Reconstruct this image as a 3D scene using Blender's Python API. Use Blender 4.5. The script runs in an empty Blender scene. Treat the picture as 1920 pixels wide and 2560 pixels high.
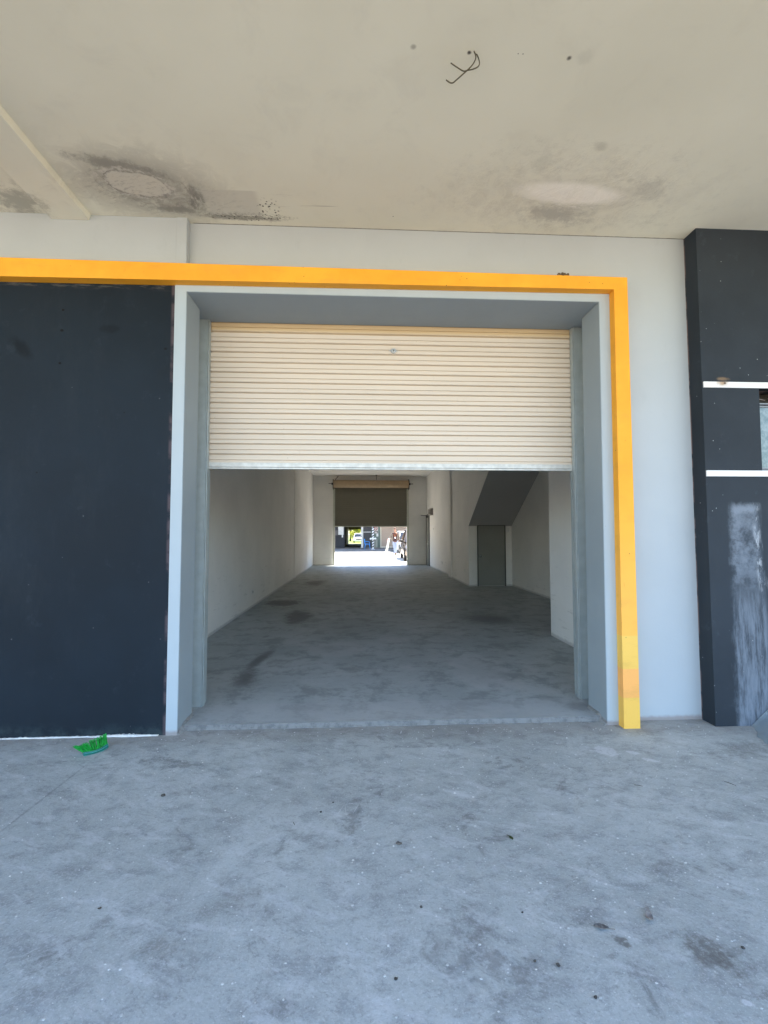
import bpy, bmesh, math, random
from mathutils import Vector, Matrix, noise as mnoise
random.seed(7)
S = bpy.context.scene
COL = S.collection
PI = math.pi

# ------------------------------------------------------------------ camera, sky, sun, exposure
p, yw, rl = .0470, .0515, -.0015
fwd = Vector((math.sin(yw)*math.cos(p), math.cos(yw)*math.cos(p), math.sin(p)))
rt = Vector((math.cos(yw), -math.sin(yw), 0)); up = rt.cross(fwd)
rr = rt*math.cos(rl)+up*math.sin(rl); uu = up*math.cos(rl)-rt*math.sin(rl)
cd = bpy.data.cameras.new('camera'); cam = bpy.data.objects.new('camera', cd); COL.objects.link(cam)
cam.matrix_world = Matrix(((rr.x, uu.x, -fwd.x, 0), (rr.y, uu.y, -fwd.y, 0), (rr.z, uu.z, -fwd.z, 1.45), (0, 0, 0, 1)))
cd.sensor_fit = 'HORIZONTAL'; cd.sensor_width = 36; cd.lens = 36*1150/1920
cd.clip_start = .05; cd.clip_end = 3000
S.camera = cam
W = bpy.data.worlds.new('World'); S.world = W; W.use_nodes = True
wn = W.node_tree; wn.nodes.clear()
sky = wn.nodes.new('ShaderNodeTexSky'); sky.sky_type = 'NISHITA'; sky.sun_disc = False
bg = wn.nodes.new('ShaderNodeBackground'); wo = wn.nodes.new('ShaderNodeOutputWorld')
SUN_EL, SUN_AZ = math.radians(66), math.radians(50)      # azimuth from +y towards +x
sky.sun_elevation = SUN_EL; sky.sun_rotation = SUN_AZ; sky.air_density = 1.0; sky.dust_density = .25; sky.ozone_density = 1.6
bg.inputs[1].default_value = .15
wn.links.new(sky.outputs[0], bg.inputs[0]); wn.links.new(bg.outputs[0], wo.inputs[0])
sd = bpy.data.lights.new('sun', 'SUN'); so = bpy.data.objects.new('sun', sd); COL.objects.link(so)
sd.energy = 4.4; sd.angle = math.radians(.5); sd.color = (1, .93, .82)
sdir = Vector((math.sin(SUN_AZ)*math.cos(SUN_EL), math.cos(SUN_AZ)*math.cos(SUN_EL), math.sin(SUN_EL)))
so.rotation_euler = sdir.to_track_quat('Z', 'Y').to_euler()
so.location = (30, 10, 60)
S.view_settings.view_transform = 'Standard'; S.view_settings.look = 'None'; S.view_settings.gamma = 1
S.view_settings.exposure = 2.5
S.render.engine = 'CYCLES'
S.cycles.use_denoising = True
S.cycles.max_bounces = 14; S.cycles.diffuse_bounces = 12; S.cycles.sample_clamp_indirect = 8

# ------------------------------------------------------------------ node helpers
class NT:
    def __init__(s, name):
        s.m = bpy.data.materials.new(name); s.m.use_nodes = True
        s.t = s.m.node_tree; s.t.nodes.clear()
        s.out = s.n('ShaderNodeOutputMaterial'); s.b = s.n('ShaderNodeBsdfPrincipled')
        s.t.links.new(s.b.outputs[0], s.out.inputs[0])
        g = s.n('ShaderNodeNewGeometry'); s.P = g.outputs['Position']; s.N = g.outputs['Normal']
        x = s.n('ShaderNodeSeparateXYZ'); s.t.links.new(s.P, x.inputs[0]); s.X, s.Y, s.Z = x.outputs
    def n(s, k): return s.t.nodes.new(k)
    def put(s, sock, v):
        if hasattr(v, 'links'): s.t.links.new(v, sock)
        elif isinstance(v, (tuple, list)):
            sock.default_value = tuple(v)+((1,) if len(v) == 3 and len(sock.default_value) == 4 else ())
        else: sock.default_value = v
    def op(s, o, a, b=0., c=None, clamp=False):
        q = s.n('ShaderNodeMath'); q.operation = o; q.use_clamp = clamp
        s.put(q.inputs[0], a); s.put(q.inputs[1], b)
        if c is not None: s.put(q.inputs[2], c)
        return q.outputs[0]
    def add(s, a, b): return s.op('ADD', a, b)
    def sub(s, a, b): return s.op('SUBTRACT', a, b)
    def mul(s, a, b): return s.op('MULTIPLY', a, b)
    def mx(s, a, b): return s.op('MAXIMUM', a, b)
    def ss(s, v, a, b, lo=0., hi=1.):
        q = s.n('ShaderNodeMapRange'); q.interpolation_type = 'SMOOTHSTEP'
        s.put(q.inputs[0], v)
        if a <= b: q.inputs[1].default_value = a; q.inputs[2].default_value = b; q.inputs[3].default_value = lo; q.inputs[4].default_value = hi
        else: q.inputs[1].default_value = b; q.inputs[2].default_value = a; q.inputs[3].default_value = hi; q.inputs[4].default_value = lo
        return q.outputs[0]
    def noise(s, sc, det=4, ro=.55, vec=None, dist=0., w=None, stretch=None):
        q = s.n('ShaderNodeTexNoise')
        v = vec if vec is not None else s.P
        if stretch:
            mp = s.n('ShaderNodeMapping'); mp.inputs['Scale'].default_value = stretch
            s.t.links.new(v, mp.inputs[0]); v = mp.outputs[0]
        s.t.links.new(v, q.inputs['Vector'])
        q.inputs['Scale'].default_value = sc; q.inputs['Detail'].default_value = det
        q.inputs['Roughness'].default_value = ro; q.inputs['Distortion'].default_value = dist
        return q.outputs['Fac']
    def off(s, v, o):
        mp = s.n('ShaderNodeMapping'); mp.inputs['Location'].default_value = o
        s.t.links.new(v, mp.inputs[0]); return mp.outputs[0]
    def vor(s, sc, vec=None, feat='F1', out='Distance', rnd=1.):
        q = s.n('ShaderNodeTexVoronoi'); q.feature = feat; q.inputs['Scale'].default_value = sc
        q.inputs['Randomness'].default_value = rnd
        s.t.links.new(vec if vec is not None else s.P, q.inputs['Vector']); return q.outputs[out]
    def mix(s, f, a, b):
        q = s.n('ShaderNodeMix'); q.data_type = 'RGBA'
        s.put(q.inputs[0], f); s.put(q.inputs[6], a); s.put(q.inputs[7], b); return q.outputs[2]
    def ell(s, u, v, cu, cv, ru, rv, rot=0., a=1., b=.7, wob=None):
        """soft ellipse mask, 1 inside; wob = socket added to the radius"""
        du, dv = s.sub(u, cu), s.sub(v, cv); c, n = math.cos(rot), math.sin(rot)
        e = s.add(s.mul(du, c/ru), s.mul(dv, n/ru)); f = s.add(s.mul(du, -n/rv), s.mul(dv, c/rv))
        d = s.op('SQRT', s.add(s.mul(e, e), s.mul(f, f)))
        if wob is not None: d = s.add(d, wob)
        return s.ss(d, a, b)
    def bump(s, h, st=.3, dist=.01):
        q = s.n('ShaderNodeBump'); q.inputs['Strength'].default_value = st; q.inputs['Distance'].default_value = dist
        s.t.links.new(h, q.inputs['Height']); s.t.links.new(q.outputs[0], s.b.inputs['Normal'])
    def fin(s, col, rough=.8, metal=0., spec=.5):
        s.put(s.b.inputs['Base Color'], col); s.put(s.b.inputs['Roughness'], rough)
        s.b.inputs['Metallic'].default_value = metal; s.b.inputs['Specular IOR Level'].default_value = spec
        return s.m
def simple(name, col, rough=.6, metal=0., var=.12, sc=8, spec=.5, bump=0):
    t = NT(name); n = t.noise(sc, 5); f = t.ss(n, .3, .7)
    c2 = tuple(c*(1-var) for c in col)
    if bump: t.bump(t.noise(sc*12, 3), bump, .004)
    return t.fin(t.mix(f, c2, col), rough, metal, spec)

# ------------------------------------------------------------------ mesh helpers
class MB:
    def __init__(s): s.v = []; s.f = []
    def poly(s, pts): i = len(s.v); s.v += [tuple(q) for q in pts]; s.f.append(tuple(range(i, i+len(pts)))); return s
    def box(s, x0, x1, y0, y1, z0, z1): return s.hexa([(x0,y0,z0),(x1,y0,z0),(x1,y1,z0),(x0,y1,z0)], [(x0,y0,z1),(x1,y0,z1),(x1,y1,z1),(x0,y1,z1)])
    def hexa(s, b, t):
        i = len(s.v); s.v += list(b)+list(t)
        for q in ((3,2,1,0),(4,5,6,7),(0,1,5,4),(1,2,6,5),(2,3,7,6),(3,0,4,7)): s.f.append(tuple(i+k for k in q))
        return s
    def prism(s, pts, ax, a, b):
        """polygon pts (2-D) extruded along axis ax from a to b"""
        def P(u, v, w): return {'x': (w,u,v), 'y': (u,w,v), 'z': (u,v,w)}[ax]
        n = len(pts); i = len(s.v)
        s.v += [P(u,v,a) for u,v in pts]+[P(u,v,b) for u,v in pts]
        s.f.append(tuple(range(i, i+n))[::-1]); s.f.append(tuple(range(i+n, i+2*n)))
        for k in range(n): s.f.append((i+k, i+(k+1)%n, i+n+(k+1)%n, i+n+k))
        return s
    def tube(s, path, r, seg=8, cap=True):
        path = [Vector(q) for q in path]; rs = r if isinstance(r, (list, tuple)) else [r]*len(path)
        i = len(s.v); n = len(path); pu = None
        for k, q in enumerate(path):
            d = (path[min(k+1, n-1)]-path[max(k-1, 0)]).normalized()
            if pu is None: pu = d.orthogonal().normalized()
            pu = (pu-d*pu.dot(d)).normalized(); w = d.cross(pu)
            for a in range(seg):
                t = 2*PI*a/seg; s.v.append(tuple(q+(pu*math.cos(t)+w*math.sin(t))*rs[k]))
        for k in range(n-1):
            for a in range(seg):
                s.f.append((i+k*seg+a, i+k*seg+(a+1)%seg, i+(k+1)*seg+(a+1)%seg, i+(k+1)*seg+a))
        if cap:
            s.f.append(tuple(i+a for a in range(seg))[::-1]); s.f.append(tuple(i+(n-1)*seg+a for a in range(seg)))
        return s
    def ball(s, c, r, seg=12, rings=8, sc=(1,1,1)):
        i = len(s.v)
        for k in range(rings+1):
            ph = PI*k/rings
            for a in range(seg):
                t = 2*PI*a/seg
                s.v.append((c[0]+r*sc[0]*math.sin(ph)*math.cos(t), c[1]+r*sc[1]*math.sin(ph)*math.sin(t), c[2]+r*sc[2]*math.cos(ph)))
        for k in range(rings):
            for a in range(seg): s.f.append((i+k*seg+a, i+(k+1)*seg+a, i+(k+1)*seg+(a+1)%seg, i+k*seg+(a+1)%seg))
        return s
    def build(s, name, mat, parent=None, bevel=0, smooth=False, kind=None, merge=False):
        me = bpy.data.meshes.new(name); me.from_pydata(s.v, [], s.f); me.update()
        bm = bmesh.new(); bm.from_mesh(me)
        if merge: bmesh.ops.remove_doubles(bm, verts=bm.verts, dist=1e-5)
        bmesh.ops.recalc_face_normals(bm, faces=bm.faces)
        if bevel:
            es = [e for e in bm.edges if len(e.link_faces) == 2 and e.calc_face_angle(0) > .6]
            bmesh.ops.bevel(bm, geom=es, offset=bevel, segments=2, profile=.6, affect='EDGES', clamp_overlap=True)
        bm.to_mesh(me); bm.free()
        if smooth:
            for q in me.polygons: q.use_smooth = True
        me.materials.append(mat)
        o = bpy.data.objects.new(name, me); COL.objects.link(o)
        if parent: o.parent = parent; o.matrix_parent_inverse = pinv(parent)
        if kind: o['kind'] = kind
        return o
LOC = {}
def pinv(pr):
    M = Matrix.Identity(4); q = pr
    while q:
        M = q.matrix_parent_inverse @ q.matrix_basis @ M if q.parent else q.matrix_basis @ M
        q = q.parent
    return M.inverted()
def thing(name, label, cat, loc=(0,0,0), group=None):
    o = bpy.data.objects.new(name, None); COL.objects.link(o); o.location = loc; o.empty_display_size = .2
    return tag(o, label, cat, group)
def tag(o, label, cat, group=None):
    o['label'] = label; o['category'] = cat
    if group: o['group'] = group
    return o

# ------------------------------------------------------------------ materials
def m_ground():
    t = NT('porch_concrete')
    warp = t.noise(1.3, 4, .6)
    big = t.noise(.9, 5, .62, dist=.6); mid = t.noise(5.5, 8, .72, dist=.35, stretch=(1, 1.5, 1)); fine = t.noise(32, 6, .72)
    diag = t.noise(4., 8, .72, vec=rotz(t, .45), stretch=(1, 2.8, 1), dist=.2)
    c = t.mix(t.ss(big, .33, .68), (.365, .388, .372), (.485, .51, .49))
    c = t.mix(t.mul(t.ss(mid, .46, .64), .55), c, (.225, .232, .232))
    sm = t.noise(13, 7, .75, dist=.1, stretch=(1, 1.8, 1)); c = t.mix(t.mul(t.ss(sm, .53, .68), .5), c, (.20, .203, .20)); c = t.mix(t.mul(t.ss(t.noise(10, 7, .75, vec=t.off(t.P, (3, 1, 0)), dist=.5), .54, .68), .4), c, (.56, .57, .57))
    c = t.mix(t.mul(t.ss(diag, .50, .66), .6), c, (.55, .57, .565))
    c = t.mix(t.mul(t.ss(fine, .52, .72), .28), c, (.21, .21, .21))
    c = t.mix(t.mul(t.ss(t.noise(110, 3, .7), .52, .68), .45), c, (.62, .63, .63)); c = t.mix(t.mul(t.ss(t.noise(85, 3, .7, vec=t.off(t.P, (2, 2, 0))), .54, .68), .35), c, (.19, .19, .185))
    g1 = t.noise(26, 6, .8, vec=rotz(t, .5), stretch=(1, 3.2, 1), dist=.3); c = t.mix(t.mul(t.ss(g1, .55, .60), t.mul(t.ss(t.noise(2.3, 4, .6), .42, .6), .38)), c, (.185, .188, .182))
    g2 = t.noise(22, 6, .8, vec=rotz(t, -.6), stretch=(1, 4.5, 1), dist=.4); c = t.mix(t.mul(t.ss(g2, .56, .62), t.mul(t.ss(t.noise(1.9, 4, .6, vec=t.off(t.P, (6, 1, 0))), .45, .62), .45)), c, (.62, .64, .63))
    wv = t.n('ShaderNodeVectorMath'); wv.operation = 'MULTIPLY_ADD'; nz = t.n('ShaderNodeTexNoise'); nz.inputs['Scale'].default_value = 2.6; nz.inputs['Detail'].default_value = 7; nz.inputs['Roughness'].default_value = .7
    t.t.links.new(t.P, nz.inputs['Vector']); t.t.links.new(nz.outputs['Color'], wv.inputs[0]); wv.inputs[1].default_value = (.55, .55, 0); t.t.links.new(t.P, wv.inputs[2])
    cr_ = t.mul(t.ss(t.vor(1.15, vec=wv.outputs[0], feat='DISTANCE_TO_EDGE'), .006, .0015), t.ss(t.noise(1.3, 3, vec=t.off(t.P, (9, 9, 0))), .50, .58))
    c = t.mix(t.mul(cr_, .22), c, (.12, .12, .118))
    # dirt blotches
    bl = t.mul(t.ss(t.noise(2.6, 6, .72, vec=t.off(t.P, (4, 9, 0)), dist=.7), .56, .68), t.ss(t.noise(17, 5, .75), .36, .56))
    c = t.mix(t.mul(bl, .55), c, (.115, .112, .11))
    # brownish along the wall foot
    wf = t.mul(t.ss(t.add(t.Y, t.mul(t.sub(warp, .5), .5)), 3.18, 3.45), .4)
    c = t.mix(wf, c, (.20, .165, .14))
    wob = t.mul(t.sub(t.noise(11, 7, .8), .5), 3.2)
    st = t.ell(t.X, t.Y, 1.215, 1.60, .07, .10, .5, 1.1, .4, wob)
    st = t.mx(st, t.ell(t.X, t.Y, .93, 1.66, .02, .035, .7, 1.1, .5, wob))
    st = t.mx(st, t.ell(t.X, t.Y, 1.33, 1.45, .10, .03, .1, 1.1, .4, wob))
    st = t.mx(st, t.mul(t.ell(t.X, t.Y, -.70, 1.72, .10, .06, .1, 1.3, .1, wob), .6))
    st = t.mx(st, t.mul(t.ell(t.X, t.Y, -.50, 1.92, .15, .06, .4, 1.3, .1, wob), .5))
    st = t.mx(st, t.mul(t.ell(t.X, t.Y, 2.55, 3.02, .3, .12, .3, 1.1, .2, wob), .6))
    c = t.mix(t.mul(t.mul(st, t.ss(t.noise(40, 5, .75), .30, .55)), .72), c, (.12, .11, .098))
    # paint and plaster smears
    ps = t.mx(t.ell(t.X, t.Y, 1.63, 3.06, .075, .07, -.4, 1.1, .8, wob), t.ell(t.X, t.Y, 1.80, 3.03, .05, .025, -.4, 1.1, .8, wob))
    ps = t.mx(ps, t.ell(t.X, t.Y, 1.86, 2.92, .05, .02, -.5, 1.1, .8, wob))
    ps = t.mx(ps, t.mul(t.ell(t.X, t.Y, .55, 2.62, .12, .03, -.5, 1.1, .3, wob), .6))
    ps = t.mx(ps, t.mul(t.ell(t.X, t.Y, 1.197, 1.43, .02, .012, -.5, 1.1, .7, wob), 1.))
    ps = t.mx(ps, t.mul(t.ell(t.X, t.Y, .06, 1.47, .05, .05, 0, 1.1, .5, wob), .4))
    c = t.mix(t.mul(t.mul(ps, t.ss(t.noise(35, 5, .75), .30, .52)), .6), c, (.66, .67, .68))
    # paint flecks
    fl = t.mul(t.ss(t.add(t.vor(26), t.mul(t.noise(19, 2), .22)), .17, .12), t.ss(t.noise(2.2, 3, .6, vec=t.off(t.P, (1, 3, 0))), .50, .60))
    fl = t.mx(fl, t.mul(t.ss(t.add(t.vor(60, vec=t.off(t.P, (.3, .1, 0))), t.mul(t.noise(31, 2), .25)), .22, .15), t.ss(t.noise(1.7, 3, .6, vec=t.off(t.P, (7, 3, 0))), .52, .62)))
    c = t.mix(t.mul(fl, .8), c, (.68, .69, .7))
    # scratched pale lines
    def seg(ax, ay, bx, by, w=.0022):
        L = math.hypot(bx-ax, by-ay); a = math.atan2(by-ay, bx-ax)
        return t.ell(t.X, t.Y, (ax+bx)/2, (ay+by)/2, L/2, w, a, 1., .3)
    sc = None
    for q in ((-.13,2.42,-.08,2.56),(-.08,2.56,-.07,2.42),(-.08,2.545,.0,2.56),(0,2.56,-.045,2.44),(-.03,2.44,.06,2.40),(.06,2.40,-.02,2.31),(.06,2.40,-.03,2.37),
              (-.47,2.05,-.33,2.09),(-.47,2.05,-.36,2.00)):
        e = seg(*q); sc = e if sc is None else t.mx(sc, e)
    c = t.mix(t.mul(sc, .6), c, (.62, .63, .62))
    # broad trowel line at left
    ln = t.ell(t.X, t.Y, -1.74, 2.65, .75, .011, 1.62-.10, 1., .2, t.mul(t.sub(t.noise(22, 5, .7), .5), 2.4))
    c = t.mix(t.mul(ln, .35), c, (.12, .12, .12))
    h = t.add(t.mul(mid, .5), t.add(t.mul(fine, .22), t.mul(t.noise(160, 3), .08)))
    t.bump(h, .45, .014)
    return t.fin(c, t.add(.62, t.mul(mid, .25)), 0, .35)
def rotz(t, a):
    mp = t.n('ShaderNodeMapping'); mp.inputs['Rotation'].default_value = (0, 0, a); t.t.links.new(t.P, mp.inputs[0]); return mp.outputs[0]
def m_floor():
    t = NT('interior_concrete')
    big = t.noise(.8, 5, .62, dist=.4); mid = t.noise(3.2, 8, .74, dist=.2); fine = t.noise(30, 5, .7)
    c = t.mix(t.ss(big, .33, .68), (.33, .362, .362), (.44, .468, .46))
    c = t.mix(t.mul(t.ss(mid, .47, .62), .60), c, (.185, .20, .20)); c = t.mix(t.mul(t.ss(t.noise(9, 8, .8, dist=.1, stretch=(1, 1.8, 1)), .52, .68), .40), c, (.17, .172, .165))
    c = t.mix(t.mul(t.ss(t.noise(2.4, 6, .7, vec=t.off(t.P, (5, 2, 0)), dist=.6), .54, .68), .45), c, (.46, .46, .455))
    c = t.mix(t.mul(t.ss(fine, .52, .72), .22), c, (.18, .18, .18))
    wob = t.mul(t.sub(t.noise(3.2, 7, .75), .5), 2.4)
    dk = t.ell(t.X, t.Y, -1.13, 5.35, .09, .55, -.12, 1.1, .2, wob)
    dk = t.mx(dk, t.ell(t.X, t.Y, -1.12, 4.65, .16, .42, .1, 1.1, .1, wob))
    dk = t.mx(dk, t.ell(t.X, t.Y, -1.60, 9.6, .42, .42, 0, 1.1, .6, wob))
    dk = t.mx(dk, t.ell(t.X, t.Y, -1.05, 8.0, .28, .75, .1, 1.1, .4, wob))
    dk = t.mx(dk, t.mul(t.ell(t.X, t.Y, 2.1, 7.6, .45, .5, .2, 1.3, .2, wob), .8))
    dk = t.mx(dk, t.ell(t.X, t.Y, -1.3, 13.4, .35, .9, 0, 1.1, .4, wob))
    dk = t.mx(dk, t.mul(t.ell(t.X, t.Y, 1.80, 3.75, .14, .12, 0, 1.1, .4, wob), .8))
    c = t.mix(t.mul(dk, .72), c, (.06, .062, .062))
    lt = t.ell(t.X, t.Y, -.3, 5.75, .38, .30, 0, 1.05, .9, wob)
    lt = t.mx(lt, t.ell(t.X, t.Y, .45, 6.2, .22, .18, 0, 1.0, .85))
    lt = t.mx(lt, t.ell(t.X, t.Y, 1.25, 4.75, .30, .62, .1, 1.05, .9, wob))
    c = t.mix(t.mul(lt, .30), c, (.50, .50, .49))
    # sill strip in front of the shutter line is a paler screed
    sill = t.ss(t.Y, 3.955, 3.945)
    c = t.mix(t.mul(sill, .35), c, (.45, .455, .46))
    ed = t.mul(t.ss(t.Y, 3.556, 3.548), t.ss(t.noise(14, 4, .7), .3, .5))
    
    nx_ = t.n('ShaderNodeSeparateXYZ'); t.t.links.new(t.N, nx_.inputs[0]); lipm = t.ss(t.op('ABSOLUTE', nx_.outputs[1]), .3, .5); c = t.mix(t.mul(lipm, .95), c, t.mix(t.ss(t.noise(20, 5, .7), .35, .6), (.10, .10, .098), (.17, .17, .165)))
    t.bump(t.add(t.mul(mid, .6), t.mul(fine, .25)), .15, .01)
    return t.fin(c, t.add(.42, t.mul(big, .25)), 0, .45)
def m_ceiling():
    t = NT('porch_ceiling_paint'); YR = t.Y; t.X = t.mul(t.X, 1.0137); t.Y = t.mul(t.Y, 1.0137)
    big = t.noise(.7, 4, .55); mid = t.noise(4, 6, .66, dist=.5); fine = t.noise(40, 4, .6)
    c = t.mix(t.ss(big, .3, .7), (.66, .65, .545), (.73, .72, .61))
    c = t.mix(t.mul(t.ss(mid, .50, .72), .16), c, (.50, .485, .43))
    st = t.noise(7, 6, .72, dist=.9); wob = t.mul(t.sub(st, .5), 1.3)
    wob3 = t.mul(t.sub(t.noise(12, 7, .8), .5), 2.8)
    G = (.165, .16, .145)
    # mould field round the oval patch on the left
    fld = t.ell(t.X, t.Y, -1.50, 3.22, .62, .40, .15, 1.15, .35, wob)
    c = t.mix(t.mul(fld, t.ss(st, .30, .62, .30, .85)), c, (.27, .262, .235))
    dk = t.mul(t.ell(t.X, t.Y, -1.20, 3.32, .075, .17, .25, 1.3, .3, wob3), t.ss(t.noise(30, 5, .75, stretch=(1.6, .5, 1)), .30, .55))
    dk = t.mx(dk, t.mul(t.ell(t.X, t.Y, -1.60, 3.02, .34, .07, .22, 1.15, .3, wob3), .75))
    dk = t.mx(dk, t.mul(t.ell(t.X, t.Y, -1.37, 3.42, .22, .06, .05, 1.1, .3, wob3), .8))
    dk = t.mx(dk, t.mul(t.ell(t.X, t.Y, -.95, 3.49, .40, .035, .03, 1.1, .4, wob3), .8))
    dk = t.mx(dk, t.mul(t.ell(t.X, t.Y, -2.5, 3.40, .25, .16, -.4, 1.1, .3, wob3), .7))
    c = t.mix(t.mul(dk, .8), c, G)
    # plaster repair panel right of it, then the pale oval
    pan = t.mul(t.ss(t.X, -1.15, -1.12), t.mul(t.ss(t.X, -.72, -.78), t.mul(t.ss(t.Y, 3.20, 3.215), t.ss(t.Y, 3.47, 3.455))))
    c = t.mix(t.mul(pan, .65), c, (.51, .495, .44))
    w2 = t.mul(t.sub(t.noise(7, 5, .6), .5), .9)
    ring = t.ell(t.X, t.Y, -1.56, 3.185, .235, .135, .22, 1.12, 1.0, w2)
    ova = t.ell(t.X, t.Y, -1.55, 3.19, .20, .105, .22, 1.02, .98, w2)
    c = t.mix(t.mul(ring, .55), c, (.36, .35, .31)); c = t.mix(t.mul(t.mul(ring, t.sub(1., ova)), t.ss(t.noise(26, 5, .7), .42, .6)), c, (.52, .50, .45)); c = t.mix(t.mul(ova, .9), c, (.57, .55, .48))
    def tide(cu, cv, ru, rv, rot, k, col=(.30, .29, .26), ww=.05):
        o1 = t.ell(t.X, t.Y, cu, cv, ru, rv, rot, 1+ww, 1+ww*.4, w2); i1 = t.ell(t.X, t.Y, cu, cv, ru, rv, rot, 1-ww*.1, 1-ww, w2)
        return t.mul(t.mul(o1, t.sub(1., i1)), t.mul(t.ss(t.noise(15, 5, .7), .38, .55), k))
    c = t.mix(tide(-1.55, 3.19, .215, .115, .22, .8), c, (.24, .232, .205))
    c = t.mix(tide(-1.53, 3.20, .30, .165, .25, .55), c, (.30, .29, .26))
    c = t.mix(tide(1.50, 3.12, .43, .115, .06, .2), c, (.44, .43, .39))
    gr = t.noise(19, 6, .8, vec=rotz(t, .35), stretch=(1, 2.6, 1), dist=.3)
    c = t.mix(t.mul(t.mul(t.ell(t.X, t.Y, -1.45, 3.30, .62, .24, .12, 1.2, .3, wob), t.ss(gr, .52, .60)), .5), c, (.25, .243, .22))
    # black drips past the panel
    vd = t.vor(38, vec=t.off(t.P, (.2, .4, 0)))
    dr = t.mul(t.ss(vd, .33, .22), t.mx(t.ell(t.X, t.Y, -.70, 3.40, .10, .13, .3, 1.1, .6, wob), t.mul(t.ell(t.X, t.Y, -.86, 3.49, .35, .04, 0, 1.1, .6), .9)))
    c = t.mix(t.mul(dr, .9), c, (.06, .058, .05))
    dd = t.noise(34, 5, .75, vec=rotz(t, -.5), stretch=(1, 3.5, 1)); c = t.mix(t.mul(t.mul(t.ell(t.X, t.Y, -.86, 3.475, .34, .045, .02, 1.2, .6, wob), t.ss(dd, .50, .56)), .75), c, (.15, .145, .125))
    hz_ = t.noise(30, 5, .75, stretch=(.12, 1, 1)); c = t.mix(t.mul(t.mul(t.ell(t.X, t.Y, -.55, 3.30, .28, .10, 0, 1.1, .3), t.ss(hz_, .56, .64)), .35), c, (.28, .27, .24))
    ln = t.ell(t.X, t.Y, -.28, 3.335, .14, .004, -.02, 1., .3)
    c = t.mix(t.mul(ln, .7), c, (.12, .11, .1))
    # damp smudge on the right with raw plaster scrapes
    sm = t.mul(t.ell(t.X, t.Y, 1.50, 3.15, .95, .42, .0, 1.3, .2, wob3), t.ss(st, .36, .62, .25, .8))
    c = t.mix(t.mul(sm, .45), c, (.42, .405, .36))
    s2 = t.mul(t.ell(t.X, t.Y, 1.48, 3.33, .30, .12, .1, 1.2, .2, wob3), .8)
    c = t.mix(t.mul(s2, .75), c, (.34, .335, .31))
    s3 = t.mul(t.ell(t.X, t.Y, 2.05, 3.05, .13, .12, .9, 1.2, .2, wob3), .45)
    c = t.mix(t.mul(s3, .7), c, (.36, .35, .32))
    sp = t.ell(t.X, t.Y, 1.50, 3.12, .42, .11, .06, 1.15, .6, t.mul(wob3, .2))
    c = t.mix(t.mul(t.mul(sp, t.ss(st, .25, .5, .5, 1.)), .9), c, (.86, .84, .77))
    sr = t.noise(10, 6, .7, vec=rotz(t, -.35), stretch=(1, 5, 1), dist=.6)
    c = t.mix(t.mul(t.mul(t.ell(t.X, t.Y, 1.50, 3.18, .30, .10, .3, 1.1, .3, wob3), t.ss(sr, .50, .58)), .8), c, (.78, .76, .70))
    # little smudge and dots along the old conduit line
    for (x, y, r, k) in ((.265, 2.184, .018, .5), (.55, 2.197, .013, 1.), (1.069, 2.198, .016, .9), (.80, 2.19, .004, .9), (.825, 2.19, .004, .9), (1.15, 2.19, .05, .10), (1.52, 2.72, .05, .22), (1.20, 2.86, .09, .12), (1.86, 2.98, .03, .2), (.25, 3.42, .006, .9)):
        c = t.mix(t.mul(t.ell(t.X, t.Y, x, y, r, r*.9, 0, 1.15, .3, t.mul(wob3, .45)), k), c, (.075, .07, .062))
    # dark uneven line where ceiling meets the wall
    cr = t.mul(t.ss(t.add(YR, t.mul(t.sub(t.noise(18, 4, .7), .5), .012)), 3.519, 3.524), t.ss(t.X, -1.33, -1.30))
    c = t.mix(t.mul(cr, .75), c, (.10, .09, .08))
    h = t.add(t.mul(st, t.mx(fld, sm)), t.add(t.mul(ova, .25), t.add(t.mul(pan, .15), t.mul(fine, .06))))
    h = t.add(h, t.mul(t.noise(1.6, 3), .7))
    t.bump(h, .35, .012)
    return t.fin(c, .88, 0, .25)
def m_paint(name, col, dirt=.12, bump=.10, rough=.75, foot=False):
    t = NT(name)
    n = t.noise(1.4, 5, .6); f = t.noise(55, 3, .6); m = t.noise(7, 6, .7, stretch=(1, 1, .5))
    c = t.mix(t.ss(n, .3, .7), tuple(k*(1-dirt*.5) for k in col), col)
    c = t.mix(t.mul(t.ss(m, .58, .74), dirt), c, tuple(k*.55 for k in col))
    sp = t.ss(t.vor(5.5, vec=t.off(t.P, (.7, .2, .1))), .022, .012)
    c = t.mix(t.mul(sp, .5), c, (.16, .15, .14))
    if foot:
        ft = t.ss(t.add(t.Z, t.mul(t.noise(25, 4, .7), -.03)), .03, .0)
        c = t.mix(t.mul(ft, .6), c, (.22, .15, .12))
    t.bump(t.add(t.mul(f, .35), t.add(t.mul(t.noise(5, 4), .8), t.mul(t.noise(1.2, 3), 2.5))), bump*2.2, .006)
    return t.fin(c, rough, 0, .35)
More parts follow.
